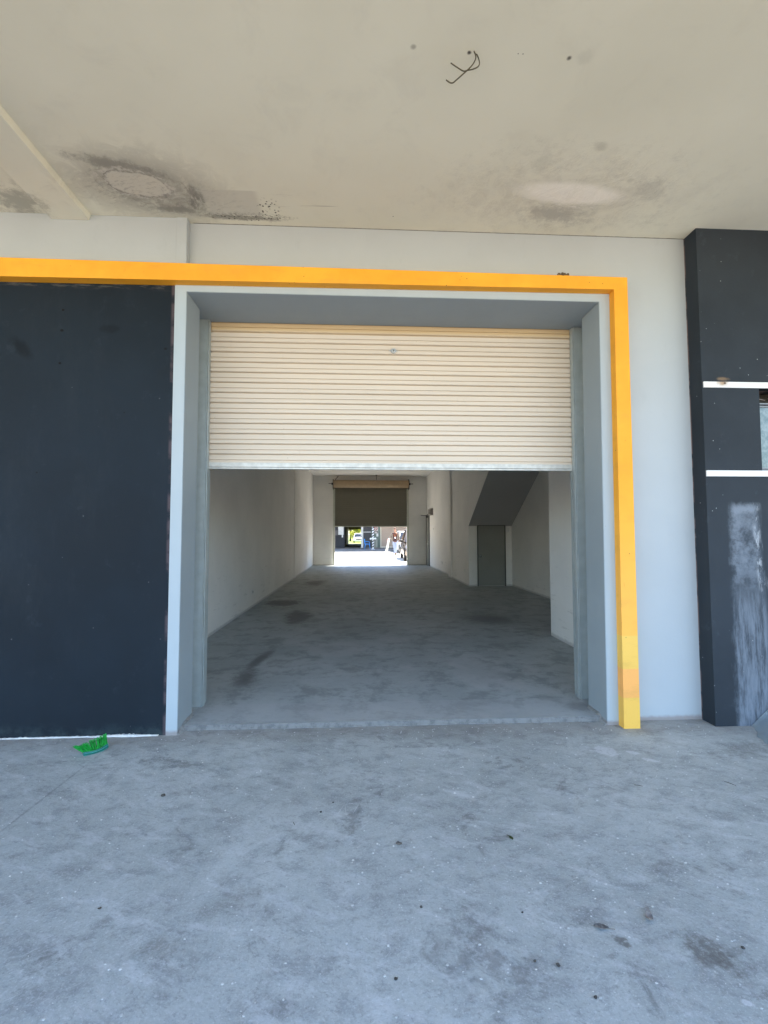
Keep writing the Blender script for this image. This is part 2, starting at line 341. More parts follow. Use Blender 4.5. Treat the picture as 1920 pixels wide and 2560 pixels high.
def m_yellow():
    t = NT('yellow_trim_paint')
    base = t.mix(t.ss(t.noise(2.5, 5, .6), .3, .7), (.80, .34, .02), (.90, .40, .028))
    lo = t.ss(t.X, 1.95, 1.96)
    low = t.mul(lo, t.ss(t.Z, 1.9, .7))
    c = t.mix(t.mul(low, .8), base, (.93, .46, .085))
    def band(a, b): return t.mul(lo, t.mul(t.ss(t.Z, a-.002, a+.002), t.ss(t.Z, b+.002, b-.002)))
    c = t.mix(band(.437, .682), c, (.84, .50, .10)); c = t.mix(band(.225, .437), c, (.90, .41, .11)); c = t.mix(band(-.1, .225), c, (.83, .48, .09))
    s = t.ss(t.noise(30, 6, .75, stretch=(1, 1, .35)), .62, .72)
    c = t.mix(t.mul(s, .5), c, (.50, .22, .02)); dg = t.ss(t.noise(5, 6, .75, stretch=(.3, 1, 1)), .50, .66); c = t.mix(t.mul(dg, .22), c, (.45, .24, .05))
    sp = t.mul(t.ss(t.vor(22), .11, .05), t.ss(t.noise(2.6, 3), .52, .6))
    c = t.mix(t.mul(sp, .8), c, (.05, .03, .01))
    t.bump(t.add(t.noise(9, 4), t.mul(t.noise(70, 3), .3)), .14, .006)
    return t.fin(c, .62, 0, .35)
def m_dark(name, base, wash=False):
    t = NT(name)
    n = t.noise(1.1, 5, .6); m = t.noise(8, 6, .7); f = t.noise(60, 3, .65)
    c = t.mix(t.ss(n, .3, .7), tuple(k*.82 for k in base), tuple(k*1.12 for k in base))
    c = t.mix(t.mul(t.ss(m, .58, .72), .25), c, tuple(k*2.0+.01 for k in base))
    wob = t.mul(t.sub(t.noise(9, 5, .7), .5), 1.2)
    if not wash:
        for (x, z, r, k) in ((-2.211, 3.117, .012, 1), (-2.215, 2.962, .014, 1), (-2.222, 2.714, .013, 1), (-1.46, 2.838, .014, .7), (-2.36, 1.9, .01, .6), (-1.75, 2.35, .008, .6)):
            c = t.mix(t.mul(t.ell(t.X, t.Z, x, z, r, r*.8, 0, 1.1, .5, t.mul(wob, .4)), k), c, (.004, .004, .005))
        sc = t.ell(t.X, t.Z, -2.5, 2.83, .06, .12, .75, 1.15, .3, wob)
        sc = t.mx(sc, t.mul(t.ell(t.X, t.Z, -1.87, 2.98, .09, .04, 0, 1.15, .3, wob), .7))
        c = t.mix(t.mul(sc, .7), c, tuple(k*.35 for k in base)); c = t.mix(t.mul(t.ss(t.vor(7, vec=t.off(t.P, (.4, .1, .6))), .05, .02), .6), c, (.10, .11, .12)); c = t.mix(t.mul(t.ss(t.noise(2.2, 6, .75, stretch=(1, 1, .3)), .50, .66), .08), c, (.05, .058, .066))
        tp = t.mul(t.ss(t.Z, 3.27, 3.33), t.ss(t.noise(9, 5, .7, stretch=(1, 1, 5)), .48, .64))
        c = t.mix(t.mul(tp, .5), c, (.16, .155, .15))
        ft = t.ss(t.Z, .12, .02); c = t.mix(t.mul(t.mul(ft, t.ss(m, .42, .62)), .4), c, (.05, .075, .08))
        ed = t.mul(t.ss(t.X, -1.43, -1.412), t.ss(t.noise(6, 4, .6), .42, .6)); c = t.mix(t.mul(ed, .5), c, (.14, .10, .11))
    else:
        fr = t.ss(t.Y, 3.40, 3.392)
        vs = t.noise(30, 6, .75, stretch=(1, 1, .12)); cl = t.noise(11, 6, .72)
        rgt = t.add(3.075, t.mul(t.ss(t.Z, 1.45, .6), .06))
        inb = t.mul(t.ss(t.add(t.X, t.add(t.mul(t.sub(cl, .5), .08), t.mul(t.sub(vs, .5), .07))), 2.81, 2.89), t.ss(t.sub(t.add(t.X, t.mul(t.sub(vs, .5), .08)), rgt), .02, -.05))
        top = t.ss(t.add(t.Z, t.mul(t.sub(cl, .5), .09)), 1.70, 1.64)
        wsh = t.mul(fr, t.mul(inb, top))
        den = t.mx(t.mul(t.ss(t.Z, .8, 1.25), t.ss(cl, .28, .66)), t.mul(t.ss(t.Z, 1.2, .8), t.ss(vs, .30, .62)))
        rim = t.mul(t.ss(t.Z, 1.58, 1.66), .6)
        c = t.mix(t.mul(wsh, t.op('MINIMUM', t.add(t.mul(den, .75), t.add(rim, .10)), 1.)), c, (.185, .215, .26))
        edge = t.mul(wsh, t.mul(t.ss(t.sub(t.X, rgt), -.07, -.02), t.ss(t.Z, .95, 1.1)))
        c = t.mix(t.mul(edge, t.ss(t.noise(30, 6, .75, stretch=(1, 1, .25)), .48, .60)), c, (.48, .51, .55))
        fl = t.mul(t.ss(t.vor(16), .06, .035), t.ss(t.noise(2.5, 2), .48, .56)); c = t.mix(t.mul(fl, .8), c, (.5, .52, .52))
        rs = t.mul(t.ell(t.X, t.Z, 2.82, 2.65, .06, .018, 0, 1.1, .3, wob), fr); c = t.mix(t.mul(rs, .85), c, (.20, .14, .09))
        ed = t.mul(t.ss(t.Y, 3.515, 3.526), t.ss(t.noise(7, 4, .6), .40, .55)); c = t.mix(t.mul(ed, .6), c, (.35, .25, .24))
    t.bump(t.add(t.mul(f, .3), t.mul(t.noise(3.5, 4), .9)), .2, .008)
    return t.fin(c, t.add(.5, t.mul(n, .2)), 0, .12)
def m_band():
    t = NT('white_band_paint')
    wob = t.mul(t.sub(t.noise(14, 5, .7), .5), 1.3)
    rs = t.ell(t.X, t.Z, 2.81, 2.615, .055, .04, 0, 1.1, .2, wob)
    c = t.mix(t.mul(rs, .85), (.74, .75, .76), (.30, .17, .07))
    c = t.mix(t.mul(t.ell(t.X, t.Z, 2.825, 2.612, .015, .012, 0, 1.1, .4, wob), .9), c, (.04, .02, .01))
    return t.fin(c, .6)
def m_shutter(name, col, top=None):
    t = NT(name)
    n = t.noise(2, 4, .55, stretch=(.3, 1, 2)); m = t.noise(16, 6, .72, stretch=(1, 1, .4))
    c = t.mix(t.ss(n, .3, .7), tuple(k*.94 for k in col), col)
    c = t.mix(t.mul(t.ss(m, .60, .74), .16), c, tuple(k*.55 for k in col))
    sp = t.mul(t.ss(t.vor(9), .035, .018), .6); c = t.mix(sp, c, (.14, .12, .09))
    if top: c = t.mix(t.mul(t.ss(t.Z, 3.18, 3.23), .6), c, top)
    t.bump(t.noise(3, 3, stretch=(.4, 1, 1)), .06, .01)
    return t.fin(c, t.add(.36, t.mul(m, .2)), 0, .5)

G_PORCH = m_ground(); G_INT = m_floor(); CEIL = m_ceiling()
WHITE = m_paint('white_wall_paint', (.415, .455, .485), .10, .12, foot=True)
FRAMEP = m_paint('door_surround_paint', (.39, .45, .49), .10, .10, foot=True)
GREYP = m_paint('reveal_grey', (.28, .325, .355), .14, .10, foot=True)
def m_inner():
    t = NT('interior_wall_paint')
    n = t.noise(.9, 5, .6); m = t.noise(6, 6, .7)
    c = t.mix(t.ss(n, .3, .7), (.80, .785, .75), (.87, .85, .81))
    sc = t.noise(9, 6, .8, stretch=(1, .25, 1.8)); low = t.ss(t.Z, 1.6, .2)
    c = t.mix(t.mul(t.mul(t.ss(sc, .58, .64), low), .35), c, (.42, .40, .37))
    c = t.mix(t.mul(t.ss(m, .60, .72), .10), c, (.45, .44, .42))
    ft = t.ss(t.add(t.Z, t.mul(t.noise(12, 4, .7), -.05)), .07, .03); c = t.mix(t.mul(ft, .5), c, (.32, .31, .29))
    jz = t.op('ABSOLUTE', t.sub(t.Z, 2.72)); c = t.mix(t.mul(t.ss(jz, .008, .003), .12), c, (.4, .39, .37))
    t.bump(t.add(t.mul(t.noise(50, 3), .3), t.mul(t.noise(1.6, 4), 3.)), .3, .006)
    return t.fin(c, .7, 0, .35)
INTW = m_inner()
_old = m_paint('interior_wall_paint', (.86, .84, .80), .12, .10)
YEL = m_yellow()
NAVY = m_dark('navy_wall_paint', (.0115, .018, .026))
PILM = m_dark('charcoal_pillar_paint', (.030, .038, .048), True)
BAND = m_band()
CREAM = m_shutter('cream_shutter_steel', (.63, .545, .45), (.56, .39, .16))
BROWNSH = m_shutter('rear_shutter_steel', (.235, .215, .165))
DRUM = simple('drum_beige_steel', (.46, .33, .20), .45)
ALU = simple('aluminium_rail', (.60, .60, .57), .5, .3, .2, 20)
GUIDE = simple('grey_guide_steel', (.40, .45, .46), .42, .35, .12, 12)
GALV = simple('galvanised_guide', (.62, .63, .55), .5, .3)
BLACK = simple('black_steel', (.02, .018, .015), .5)
DOORP = m_paint('olive_grey_door_paint', (.27, .275, .25), .2, .08, .5)
DFRAME = simple('door_frame_paint', (.05, .052, .045), .5)
STEEL = simple('brushed_steel', (.55, .56, .56), .28, .9)
PLWH = simple('white_plastic', (.72, .72, .70), .4)
GLASSG = None

# ------------------------------------------------------------------ setting
YARD = simple('sunlit_yard_concrete', (.33, .268, .185), .9, 0, .18, .6, .2, .3)
REARC = simple('rear_road_concrete', (.58, .53, .45), .9, 0, .08, .5, .2, .3)
o = MB().box(-400, 400, -400, 600, -.6, -.05).build('ground', YARD, kind='structure')
o = MB().box(-14, 14, -1.0, 3.7, -.049, 0).build('pavement', G_PORCH, kind='structure')
# door slab with a slightly ragged front lip
mb = MB(); N = 60; xs = [-1.32+i*(3.22/N) for i in range(N+1)]
for i in range(N):
    a, b = xs[i], xs[i+1]
    ja = .006*mnoise.noise(Vector((a*5, 0, 0)))+.004*mnoise.noise(Vector((a*22, 3, 0))); jb = .006*mnoise.noise(Vector((b*5, 0, 0)))+.004*mnoise.noise(Vector((b*22, 3, 0)))
    mb.poly([(a, 3.53+ja, .001), (b, 3.53+jb, .001), (b, 3.545+jb, .035), (a, 3.545+ja, .035)])
    mb.poly([(a, 3.545+ja, .035), (b, 3.545+jb, .035), (b, 3.76, .035), (a, 3.76, .035)])
mb.box(-2.2, 4.3, 3.76, 20.8, -.02, .035)
mb.poly([(-1.43,3.7415,.035),(-1.32,3.7415,.035),(-1.32,3.76,.035),(-1.43,3.76,.035)])
mb.build('floor', G_INT, kind='structure')
MB().box(-60, 60, 20.8, 37, -.049, .02).build('road', REARC, kind='structure')
PAVR = simple('rear_pavement_concrete', (.22, .22, .225), .9, 0, .25, 1.2, .2, .3)
MB().box(-60, 60, 37, 60, -.048, .15).build('rear_pavement', PAVR, bevel=.01, kind='structure')
GRS = simple('verge_grass', (.20, .24, .03), .9, 0, .4, 2)
MB().box(-80, 80, 66, 200, -.048, .0).build('grass_verge', GRS, kind='structure')

# ------------------------------------------------------------------ this building
B = thing('industrial_building', 'concrete workshop building with cream roller shutter door in a pale surround with yellow trim', 'building', (0, 3.5, 0))
mb = MB().box(-14, 14, -.15, 3.53, 3.855, 4.15); mb.build('porch_ceiling', CEIL, B)
mb = MB().hexa([(-2.31,-.15,3.812),(-1.99,-.15,3.812),(-2.04,3.47,3.812),(-2.315,3.47,3.812)], [(-2.31,-.15,3.856),(-1.975,-.15,3.856),(-2.03,3.47,3.856),(-2.315,3.47,3.856)])
mb.build('ceiling_beam', CEIL, B, bevel=.004)
# front wall behind the surround: left bay, right bay, lintel
WT = 3.855
mb = MB().box(-14, -1.318, 3.47, 3.74, 3.345, WT); mb.build('front_wall', WHITE, B, bevel=.003)
mb = MB().box(-1.397, -1.320, 3.464, 3.4699, 3.44, WT); mb.build('wall_strip', WHITE, B, bevel=.002)
mb = MB().box(-1.318, 2.7, 3.53, 3.74, 3.346, WT).box(1.965, 2.7, 3.53, 3.74, 0, 3.346); mb.build('front_wall', WHITE, B)
mb = MB().box(-14, -1.400, 3.468, 3.739, 0, 3.344); mb.build('dark_wall', NAVY, B)
mb = MB(); n_ = 260
def skh(x): return .0035+.007*max(0, mnoise.noise(Vector((x*3, 1, 0)))+.35)+.006*abs(mnoise.noise(Vector((x*28, 2, 0))))+(.010*abs(mnoise.noise(Vector((x*60, 5, 0))))+.006)*math.exp(-((x+1.70)/.12)**2)
def sky_(x): return 3.455-.006*mnoise.noise(Vector((x*14, 8, 0)))-.006*math.exp(-((x+1.66)/.12)**2)
for i in range(n_):
    a_, b_ = -4+i*2.55/n_, -4+(i+1)*2.55/n_
    mb.hexa([(a_,sky_(a_),.001),(b_,sky_(b_),.001),(b_,3.4679,.001),(a_,3.4679,.001)], [(a_,sky_(a_)+.004,skh(a_)),(b_,sky_(b_)+.004,skh(b_)),(b_,3.4679,skh(b_)*1.1),(a_,3.4679,skh(a_)*1.1)])
mb.build('plaster_skirting', PLWH, B)
# pale surround: left jamb, right jamb, head (front faces at 3.46, reveals to 3.74)
def quadprism(mb, pts, y0, y1):  # pts (x,z) CCW
    return mb.prism(pts, 'y', y0, y1)
mb = MB()
quadprism(mb, [(-1.399, 0), (-1.32, 0), (-1.312, 3.279), (-1.312, 3.345), (-1.396, 3.345)], 3.46, 3.741)
quadprism(mb, [(1.870, 0), (1.962, 0), (1.976, 3.345), (1.885, 3.345), (1.885, 3.279)], 3.46, 3.741)
quadprism(mb, [(-1.312, 3.279), (1.885, 3.279), (1.885, 3.345), (-1.312, 3.345)], 3.46, 3.741)
mb.build('door_surround', FRAMEP, B)
# reveals in a darker grey than the surround, sheets set 3 mm proud of the jambs and the head
mb = MB()
mb.hexa([(-1.3205,3.463,.0),(-1.316,3.463,.0),(-1.316,3.741,.0),(-1.3205,3.741,.0)], [(-1.3125,3.463,3.277),(-1.308,3.463,3.277),(-1.308,3.741,3.277),(-1.3125,3.741,3.277)])
mb.hexa([(1.866,3.463,.0),(1.871,3.463,.0),(1.871,3.741,.0),(1.866,3.741,.0)], [(1.881,3.463,3.277),(1.886,3.463,3.277),(1.886,3.741,3.277),(1.881,3.741,3.277)])
mb.box(-1.308, 1.881, 3.463, 3.741, 3.275, 3.2795).box(-1.43, 2.02, 3.7415, 3.955, 3.275, 3.5)
mb.build('reveal', GREYP, B)
# mortar fillet at the foot of each reveal
MORT = simple('mortar', (.27, .27, .265), .9, 0, .3, 30, .2, .4)
for sx, x0 in ((1, -1.318), (-1, 1.868)):
    mb = MB(); n = 10
    for i in range(n):
        ya, yb = 3.465+i*.0275, 3.465+(i+1)*.0275
        def hh(y): return .012+.042*max(0, min(1, (y-3.48)/.09))+.006*mnoise.noise(Vector((y*30, x0, 0)))
        def ww(y): return .02+.02*max(0, min(1, (y-3.47)/.08))+.008*mnoise.noise(Vector((y*25, x0, 4)))
        mb.hexa([(x0,ya,0),(x0+sx*ww(ya),ya,0),(x0+sx*ww(yb),yb,0),(x0,yb,0)], [(x0,ya,hh(ya)),(x0+sx*.4*ww(ya),ya,hh(ya)*.8),(x0+sx*.4*ww(yb),yb,hh(yb)*.8),(x0,yb,hh(yb))])
    mb.build('mortar_fillet', MORT, B)
# yellow trim: long beam and the post at the right
mb = MB()
def zt(x): return 3.460-(x+2.65)*.0042
def zb(x): return 3.320+max(0, (x+2.65))*.0048
xs = [-14, -2.65, -1.30, .2, 1.966]
for a, b in zip(xs, xs[1:]):
    mb.hexa([(a,3.39,zb(a)),(b,3.39,zb(b)),(b,3.5,zb(b)),(a,3.5,zb(a))], [(a,3.39,zt(a)),(b,3.39,zt(b)),(b,3.54,zt(b)),(a,3.54,zt(a))])
mb.hexa([(1.957,3.39,0),(2.082,3.39,0),(2.082,3.54,0),(1.957,3.54,0)], [(1.966,3.39,zb(1.98)),(2.074,3.39,zb(1.98)),(2.074,3.54,zb(1.98)),(1.966,3.54,zb(1.98))])
mb.hexa([(1.966,3.39,zb(1.972)),(2.074,3.39,zb(1.972)),(2.074,3.54,zb(1.972)),(1.966,3.54,zb(1.972))], [(1.966,3.39,zt(1.972)),(2.074,3.39,zt(2.09)),(2.074,3.54,zt(2.09)),(1.966,3.54,zt(1.972))])
mb.build('yellow_trim', YEL, B)
# charcoal pillar at the right with louvre window
mb = MB()
mb.hexa([(2.664,3.39,0),(3.11,3.39,0),(3.11,3.74,0),(2.664,3.74,0)], [(2.642,3.39,WT),(3.11,3.39,WT),(3.11,3.74,WT),(2.642,3.74,WT)])
mb.box(3.11, 14, 3.39, 3.74, 0, 1.90); mb.box(3.11, 14, 3.39, 3.74, 2.60, WT)
mb.box(4.2, 14, 3.39, 3.74, 1.90, 2.60)
pil = mb.build('pillar', PILM, B)
for z in (2.578, 1.886): MB().box(2.655, 14, 3.378, 3.3895, z, z+.046).build('white_band', BAND, pil, bevel=.002)
t = NT('window_glass'); gn = t.noise(9, 5, .7); GLASSG = t.fin(t.mix(t.ss(gn, .35, .65), (.10, .15, .15), (.22, .27, .27)), .18, 0, .6)
win = MB().box(3.11, 4.2, 3.45, 3.46, 1.965, 2.445).build('window', GLASSG, B)
fr = MB(); fr.box(3.11, 4.2, 3.44, 3.47, 1.932, 1.95).box(3.11, 4.2, 3.435, 3.47, 1.953, 1.9645).box(3.11, 4.2, 3.44, 3.47, 2.4455, 2.457).box(3.11, 4.2, 3.43, 3.47, 2.465, 2.475)
fr.box(3.66, 3.68, 3.44, 3.448, 1.966, 2.444)
fr.build('window_frame', simple('dull_window_frame', (.22, .24, .26), .5, .4), win)
MB().box(3.11, 4.2, 3.60, 3.62, 1.905, 2.595).build('window_back', BLACK, win)
mb = MB()
for k in range(16):
    x0, z0 = 3.12+random.random()*.5, 2.49+random.random()*.06
    mb.tube([(x0, 3.5, z0), (x0+random.uniform(-.1,.1), 3.47, z0+random.uniform(-.03,.03)), (x0+random.uniform(-.15,.15), 3.52, z0+random.uniform(-.04,.04))], .004, 5)
mb.build('rag_stuffing', simple('grey_rag', (.25, .22, .21), .9), win)

# interior shell
IN = 4.05
mb = MB().box(-2.25, -2.08, 3.74, 15.0, 0, IN).box(-2.25, -2.105, 15.0, 20.8, 0, IN).box(-2.25,-2.06, 14.6, 15.0, 0, IN-.001)
mb.build('interior_wall', INTW, B)
mb = MB().box(4.1, 4.3, 3.74, 12.3, 0, IN); mb.build('interior_wall', INTW, B)
mb = MB().box(2.65, 4.1, 3.742, 6.34, 0.0, IN); mb.build('partition_wall', INTW, B, bevel=.004)
mb = MB().box(2.02, 2.65, 3.742, 4.03, 0.0, IN); mb.build('partition_wall', INTW, B)
mb = MB().prism([(12.3, 0), (12.3, 1.66), (8.35, 4.05), (14.5, 4.05), (14.5, 0)], 'x', 2.92, 4.3); mb.build('stair_enclosure', INTW, B, bevel=.004)
mb = MB().box(2.86, 3.1, 14.5, 14.92, 0, IN); mb.build('column', INTW, B, bevel=.004)
mb = MB().box(3.02, 3.3, 14.92, 20.8, 0, IN); mb.build('interior_wall', INTW, B)
mb = MB().box(-2.25, -1.16, 20.8, 21.0, 0, IN).box(2.12, 3.3, 20.8, 21.0, 0, IN).box(-1.16, 2.12, 20.8, 21.0, 3.5, IN); mb.build('rear_wall', INTW, B)
mb = MB().box(-14, 14, 3.741, 21.0, IN, 4.25); mb.build('interior_ceiling', INTW, B)
mb = MB().box(-14, -1.43, 3.742, 4.03, 0, IN); mb.build('inner_leaf', INTW, B)
mb = MB().box(-14, 14, 3.3, 21.0, 4.26, 9.5); mb.build('upper_storey', WHITE, B)
mb = MB().box(-14, -2.3, 20.8, 21.0, 0, 4.25).box(3.31, 14, 20.8, 21.0, 0, 4.25).box(-14.2,-14,3.4,21,0,4.25).box(14,14.2,3.4,21,0,4.25); mb.build('end_wall', WHITE, B)

# sheet under the stairs with shade put into its grey, 3 mm below the slab
dz_ = .004
MB().prism([(12.297, 1.66-dz_), (8.6, 1.66+(12.297-8.6)*.605-dz_), (8.6, 1.66+(12.297-8.6)*.605-dz_-.003), (12.297, 1.66-dz_-.003)], 'x', 2.921, 4.099).build('stair_soffit_shade', m_paint('soffit_shade_grey', (.42, .42, .42), .1, .1), B)
# front roller shutter
def curtain(x0, x1, y, z0, z1, firstmajor, pitch, name, mat, parent, flip=1):
    prof = [(y, z0)]; k = math.floor((z0-firstmajor)/pitch)-1
    z = firstmajor+k*pitch
    while z < z1+pitch:
        for zz, d in ((z-.008, 0), (z-.007, .021), (z+.003, .022), (z+.009, .003), (z+.013, 0), (z+.038, 0), (z+.0395, .009), (z+.043, .010), (z+.047, 0)):
            if z0+.001 < zz < z1-.001: prof.append((y+d*flip, zz))
        z += pitch
    prof.append((y, z1)); n = len(prof)
    mb = MB(); nx = 24
    for j in range(nx+1):
        xx = x0+(x1-x0)*j/nx
        for (yy, zz) in prof:
            mb.v.append((xx, yy+.0025*mnoise.noise(Vector((xx*1.3, zz*2, y)))+.001*mnoise.noise(Vector((xx*4, zz*9, y))), zz))
    for j in range(nx):
        for i in range(n-1): mb.f.append((j*n+i, (j+1)*n+i, (j+1)*n+i+1, j*n+i+1))
    return mb.build(name, mat, parent)
RS = curtain(-1.335, 1.93, 3.97, 2.055, 3.46, 2.127, .0893, 'roller_shutter', CREAM, B)
MB().box(-1.33, 1.925, 3.957, 3.993, 2.020, 2.058).box(-1.33, 1.925, 3.962, 3.999, 2.004, 2.018).build('bottom_rail', ALU, RS, bevel=.002)
for s, xo, xi in ((1, -1.40, -1.284), (-1, 1.998, 1.872)):
    mb = MB()
    def bx(a, b, y0, y1): mb.box(min(a, b), max(a, b), y0, y1, .036, 3.274)
    bx(xo, xo+s*.010, 3.892, 3.94); bx(xo+s*.012, xi-s*.014, 3.905, 3.925); bx(xi-s*.014, xi-s*.010, 3.897, 3.94); bx(xi-s*.007, xi, 3.908, 3.955); bx(xo+s*.012, xi-s*.01, 3.985, 4.02)
    mb.build('guide', GUIDE, RS, bevel=.0015)
mb = MB(); mb.tube([(.291,3.9690,3.055),(.291,3.9580,3.055)], [.024,.022], 20); mb.tube([(.291,3.9580,3.055),(.291,3.9480,3.055)], [.013,.012], 16)
mb.box(.260,.322,3.9620,3.9690,3.049,3.061).tube([(.253,3.9700,3.056),(.253,3.9620,3.056)],.004,8).tube([(.331,3.9700,3.056),(.331,3.9620,3.056)],.004,8)
lk = mb.build('lock', STEEL, RS, bevel=.001)
MB().tube([(.291,3.9475,3.055),(.291,3.9465,3.055)], .004, 10).box(.289,.293,3.9465,3.9475,3.043,3.055).build('keyhole', BLACK, B)
# front curtain roll behind the lintel
MB().tube([(-1.3, 4.19, 3.60), (1.86, 4.19, 3.60)], .19, 24).build('shutter_roll', CREAM, B)

# rear roller shutter
RR = curtain(-1.20, 2.16, 20.785, 1.79, 3.6, 1.85, .0862, 'roller_shutter', BROWNSH, B, flip=-1)
MB().box(-1.17, 2.13, 20.765, 20.797, 1.758, 1.792).build('bottom_rail', GALV, RR)
for a, b in ((-1.215, -1.135), (2.10, 2.18)): MB().box(a, b, 20.68, 20.75, .036, 3.47).box(a+.02, b-.02, 20.67, 20.679, .036, 3.47).build('guide', GALV, RR, bevel=.003)
mb = MB().tube([(-1.20, 20.56, 3.67), (2.165, 20.56, 3.67)], .178, 28); mb.build('shutter_drum', DRUM, RR)
for s, x in ((-1, -1.215), (1, 2.18)):
    mb = MB(); mb.prism([(20.30,3.70),(20.40,3.86),(20.79,3.92),(20.79,3.40),(20.40,3.45)], 'x', x-.006, x+.006)
    mb.tube([(x, 20.56, 3.68), (x+s*.20, 20.56, 3.685)], .014, 8); mb.tube([(x, 20.56, 3.68), (x+s*.07, 20.56, 3.68)], .05, 10)
    mb.build('bracket', BLACK, RR)
MB().tube([(-1.0, 20.7, 4.045), (-1.02, 20.62, 3.98), (-1.08, 20.6, 3.93), (-1.12, 20.62, 3.86)], .013, 6).build('cable', BLACK, RR)
MB().tube([(.711, 20.3, 4.05), (.711, 20.3, 3.84)], .009, 8).box(.67,.75,20.26,20.34,4.035,4.049).build('hanging_rod', BLACK, B)
# stair door
sdm = MB().box(3.172, 3.898, 12.272, 12.299, .05, 1.655).build('stair_door', DOORP, B, bevel=.002)
MB().box(3.15, 3.170, 12.262, 12.299, .036, 1.672).box(3.900, 3.92, 12.262, 12.299, .036, 1.672).box(3.172, 3.898, 12.262, 12.299, 1.657, 1.672).build('door_frame', DFRAME, sdm)
mb = MB().tube([(3.25,12.272,.84),(3.25,12.262,.84)], .032, 14).tube([(3.25,12.262,.84),(3.25,12.235,.84)], .012, 10).ball((3.25,12.215,.84), .028)
mb.build('door_knob', STEEL, sdm, smooth=True)
MB().box(3.985, 4.02, 12.26, 12.299, 1.50, 1.60).build('socket', PLWH, B, bevel=.003)
# rear side door on the right wall
sd2 = MB().box(2.985, 3.019, 19.97, 20.72, .05, 2.25).build('side_door', DOORP, B, bevel=.003)
MB().box(2.975, 3.019, 19.93, 19.968, .036, 2.29).box(2.975, 3.019, 20.722, 20.76, .036, 2.29).box(2.975, 3.019, 19.968, 20.722, 2.252, 2.29).build('door_frame', DFRAME, sd2)
MB().box(2.93, 2.984, 20.2, 20.45, 2.16, 2.22).tube([(2.95, 20.4, 2.25), (2.70, 20.45, 2.27)], .012, 6).build('door_closer', BLACK, sd2)
MB().tube([(2.984,20.05,1.0),(2.93,20.05,1.0),(2.93,20.17,1.0)], .012, 8).box(2.97,2.984,20.02,20.08,.95,1.12).build('door_handle', STEEL, sd2)
mt = MB().box(2.90, 3.019, 18.95, 19.55, 2.22, 2.5).build('meter_box', simple('meter_box_grey', (.30, .27, .24), .5), B, bevel=.006)
MB().box(2.893, 2.899, 19.02, 19.48, 2.27, 2.45).build('box_cover', simple('meter_window', (.14, .12, .10), .2), mt)
for (x, y, z, s) in ((3.0, 18.9, 1.64, .09), (3.0, 17.1, .38, .08), (3.0, 16.8, .38, .08), (2.9, 12.75, .42, .08)):
    MB().box(x, x+.019, y-s/2, y+s/2, z-s/2, z+s/2).build('socket', PLWH, B, bevel=.003)
sk = MB().box(-2.079, -2.068, 9.01, 9.10, .29, .37).build('socket', PLWH, B, bevel=.003)
MB().box(-2.0675, -2.065, 9.03, 9.045, .32, .34).box(-2.0675, -2.065, 9.065, 9.08, .32, .34).build('socket_hole', BLACK, sk)

# ------------------------------------------------------------------ small things by the door
WIRE = simple('dull_wire', (.085, .075, .045), .5, .4)
def smoothpath(P, k=4):
    P = [Vector(q) for q in P]; out = []
    for i in range(len(P)-1):
        a = P[max(i-1,0)]; b = P[i]; c = P[i+1]; d = P[min(i+2,len(P)-1)]
        for j in range(k):
            t = j/k; out.append(.5*((2*b)+(c-a)*t+(2*a-5*b+4*c-d)*t*t+(3*b-a-3*c+d)*t**3))
    return out+[P[-1]]
WA = [(.573,2.189,3.887),(.58,2.188,3.865),(.577,2.177,3.835),(.562,2.164,3.795),(.544,2.168,3.775),(.515,2.191,3.765),(.487,2.224,3.765),(.473,2.238,3.765),(.457,2.237,3.765),(.437,2.234,3.775)]
WB = [(.589,2.202,3.887),(.597,2.194,3.855),(.599,2.188,3.825),(.594,2.183,3.805),(.584,2.183,3.795),(.56,2.184,3.785),(.537,2.19,3.785),(.518,2.194,3.785),(.485,2.187,3.795),(.45,2.176,3.805)]
WA, WB = [[(x*.9865, y*.9865, 1.45+(z-1.45)*.9865) for x, y, z in L_] for L_ in (WA, WB)]
o = MB().tube(smoothpath(WA), .0030, 8).build('wire', WIRE, smooth=True); tag(o, 'longer cut grey wire end hanging from the porch ceiling, curled lowest', 'wire', 'cut wires hanging from the ceiling hole')
o = MB().tube(smoothpath(WB), .0028, 8).build('wire', WIRE, smooth=True); tag(o, 'shorter cut wire end hanging from the ceiling, looped out to the right', 'wire', 'cut wires hanging from the ceiling hole')
# mud nest on the trim
mb = MB()
random.seed(3)
for k in range(15):
    x = 1.530+k*.0058; h = .004+.013*abs(math.sin(k*.75+.6))
    mb.ball((x, 3.403+random.uniform(-.006,.012), zt(x)+h*.6), .0095, 8, 6, (1, 1.2, h/.010+.35))
o = mb.build('mud_nest', simple('dry_mud', (.17, .13, .085), .95, 0, .6, 60, .1), smooth=True)
tag(o, 'small brown mud nest on top of the yellow trim near its right corner', 'nest')

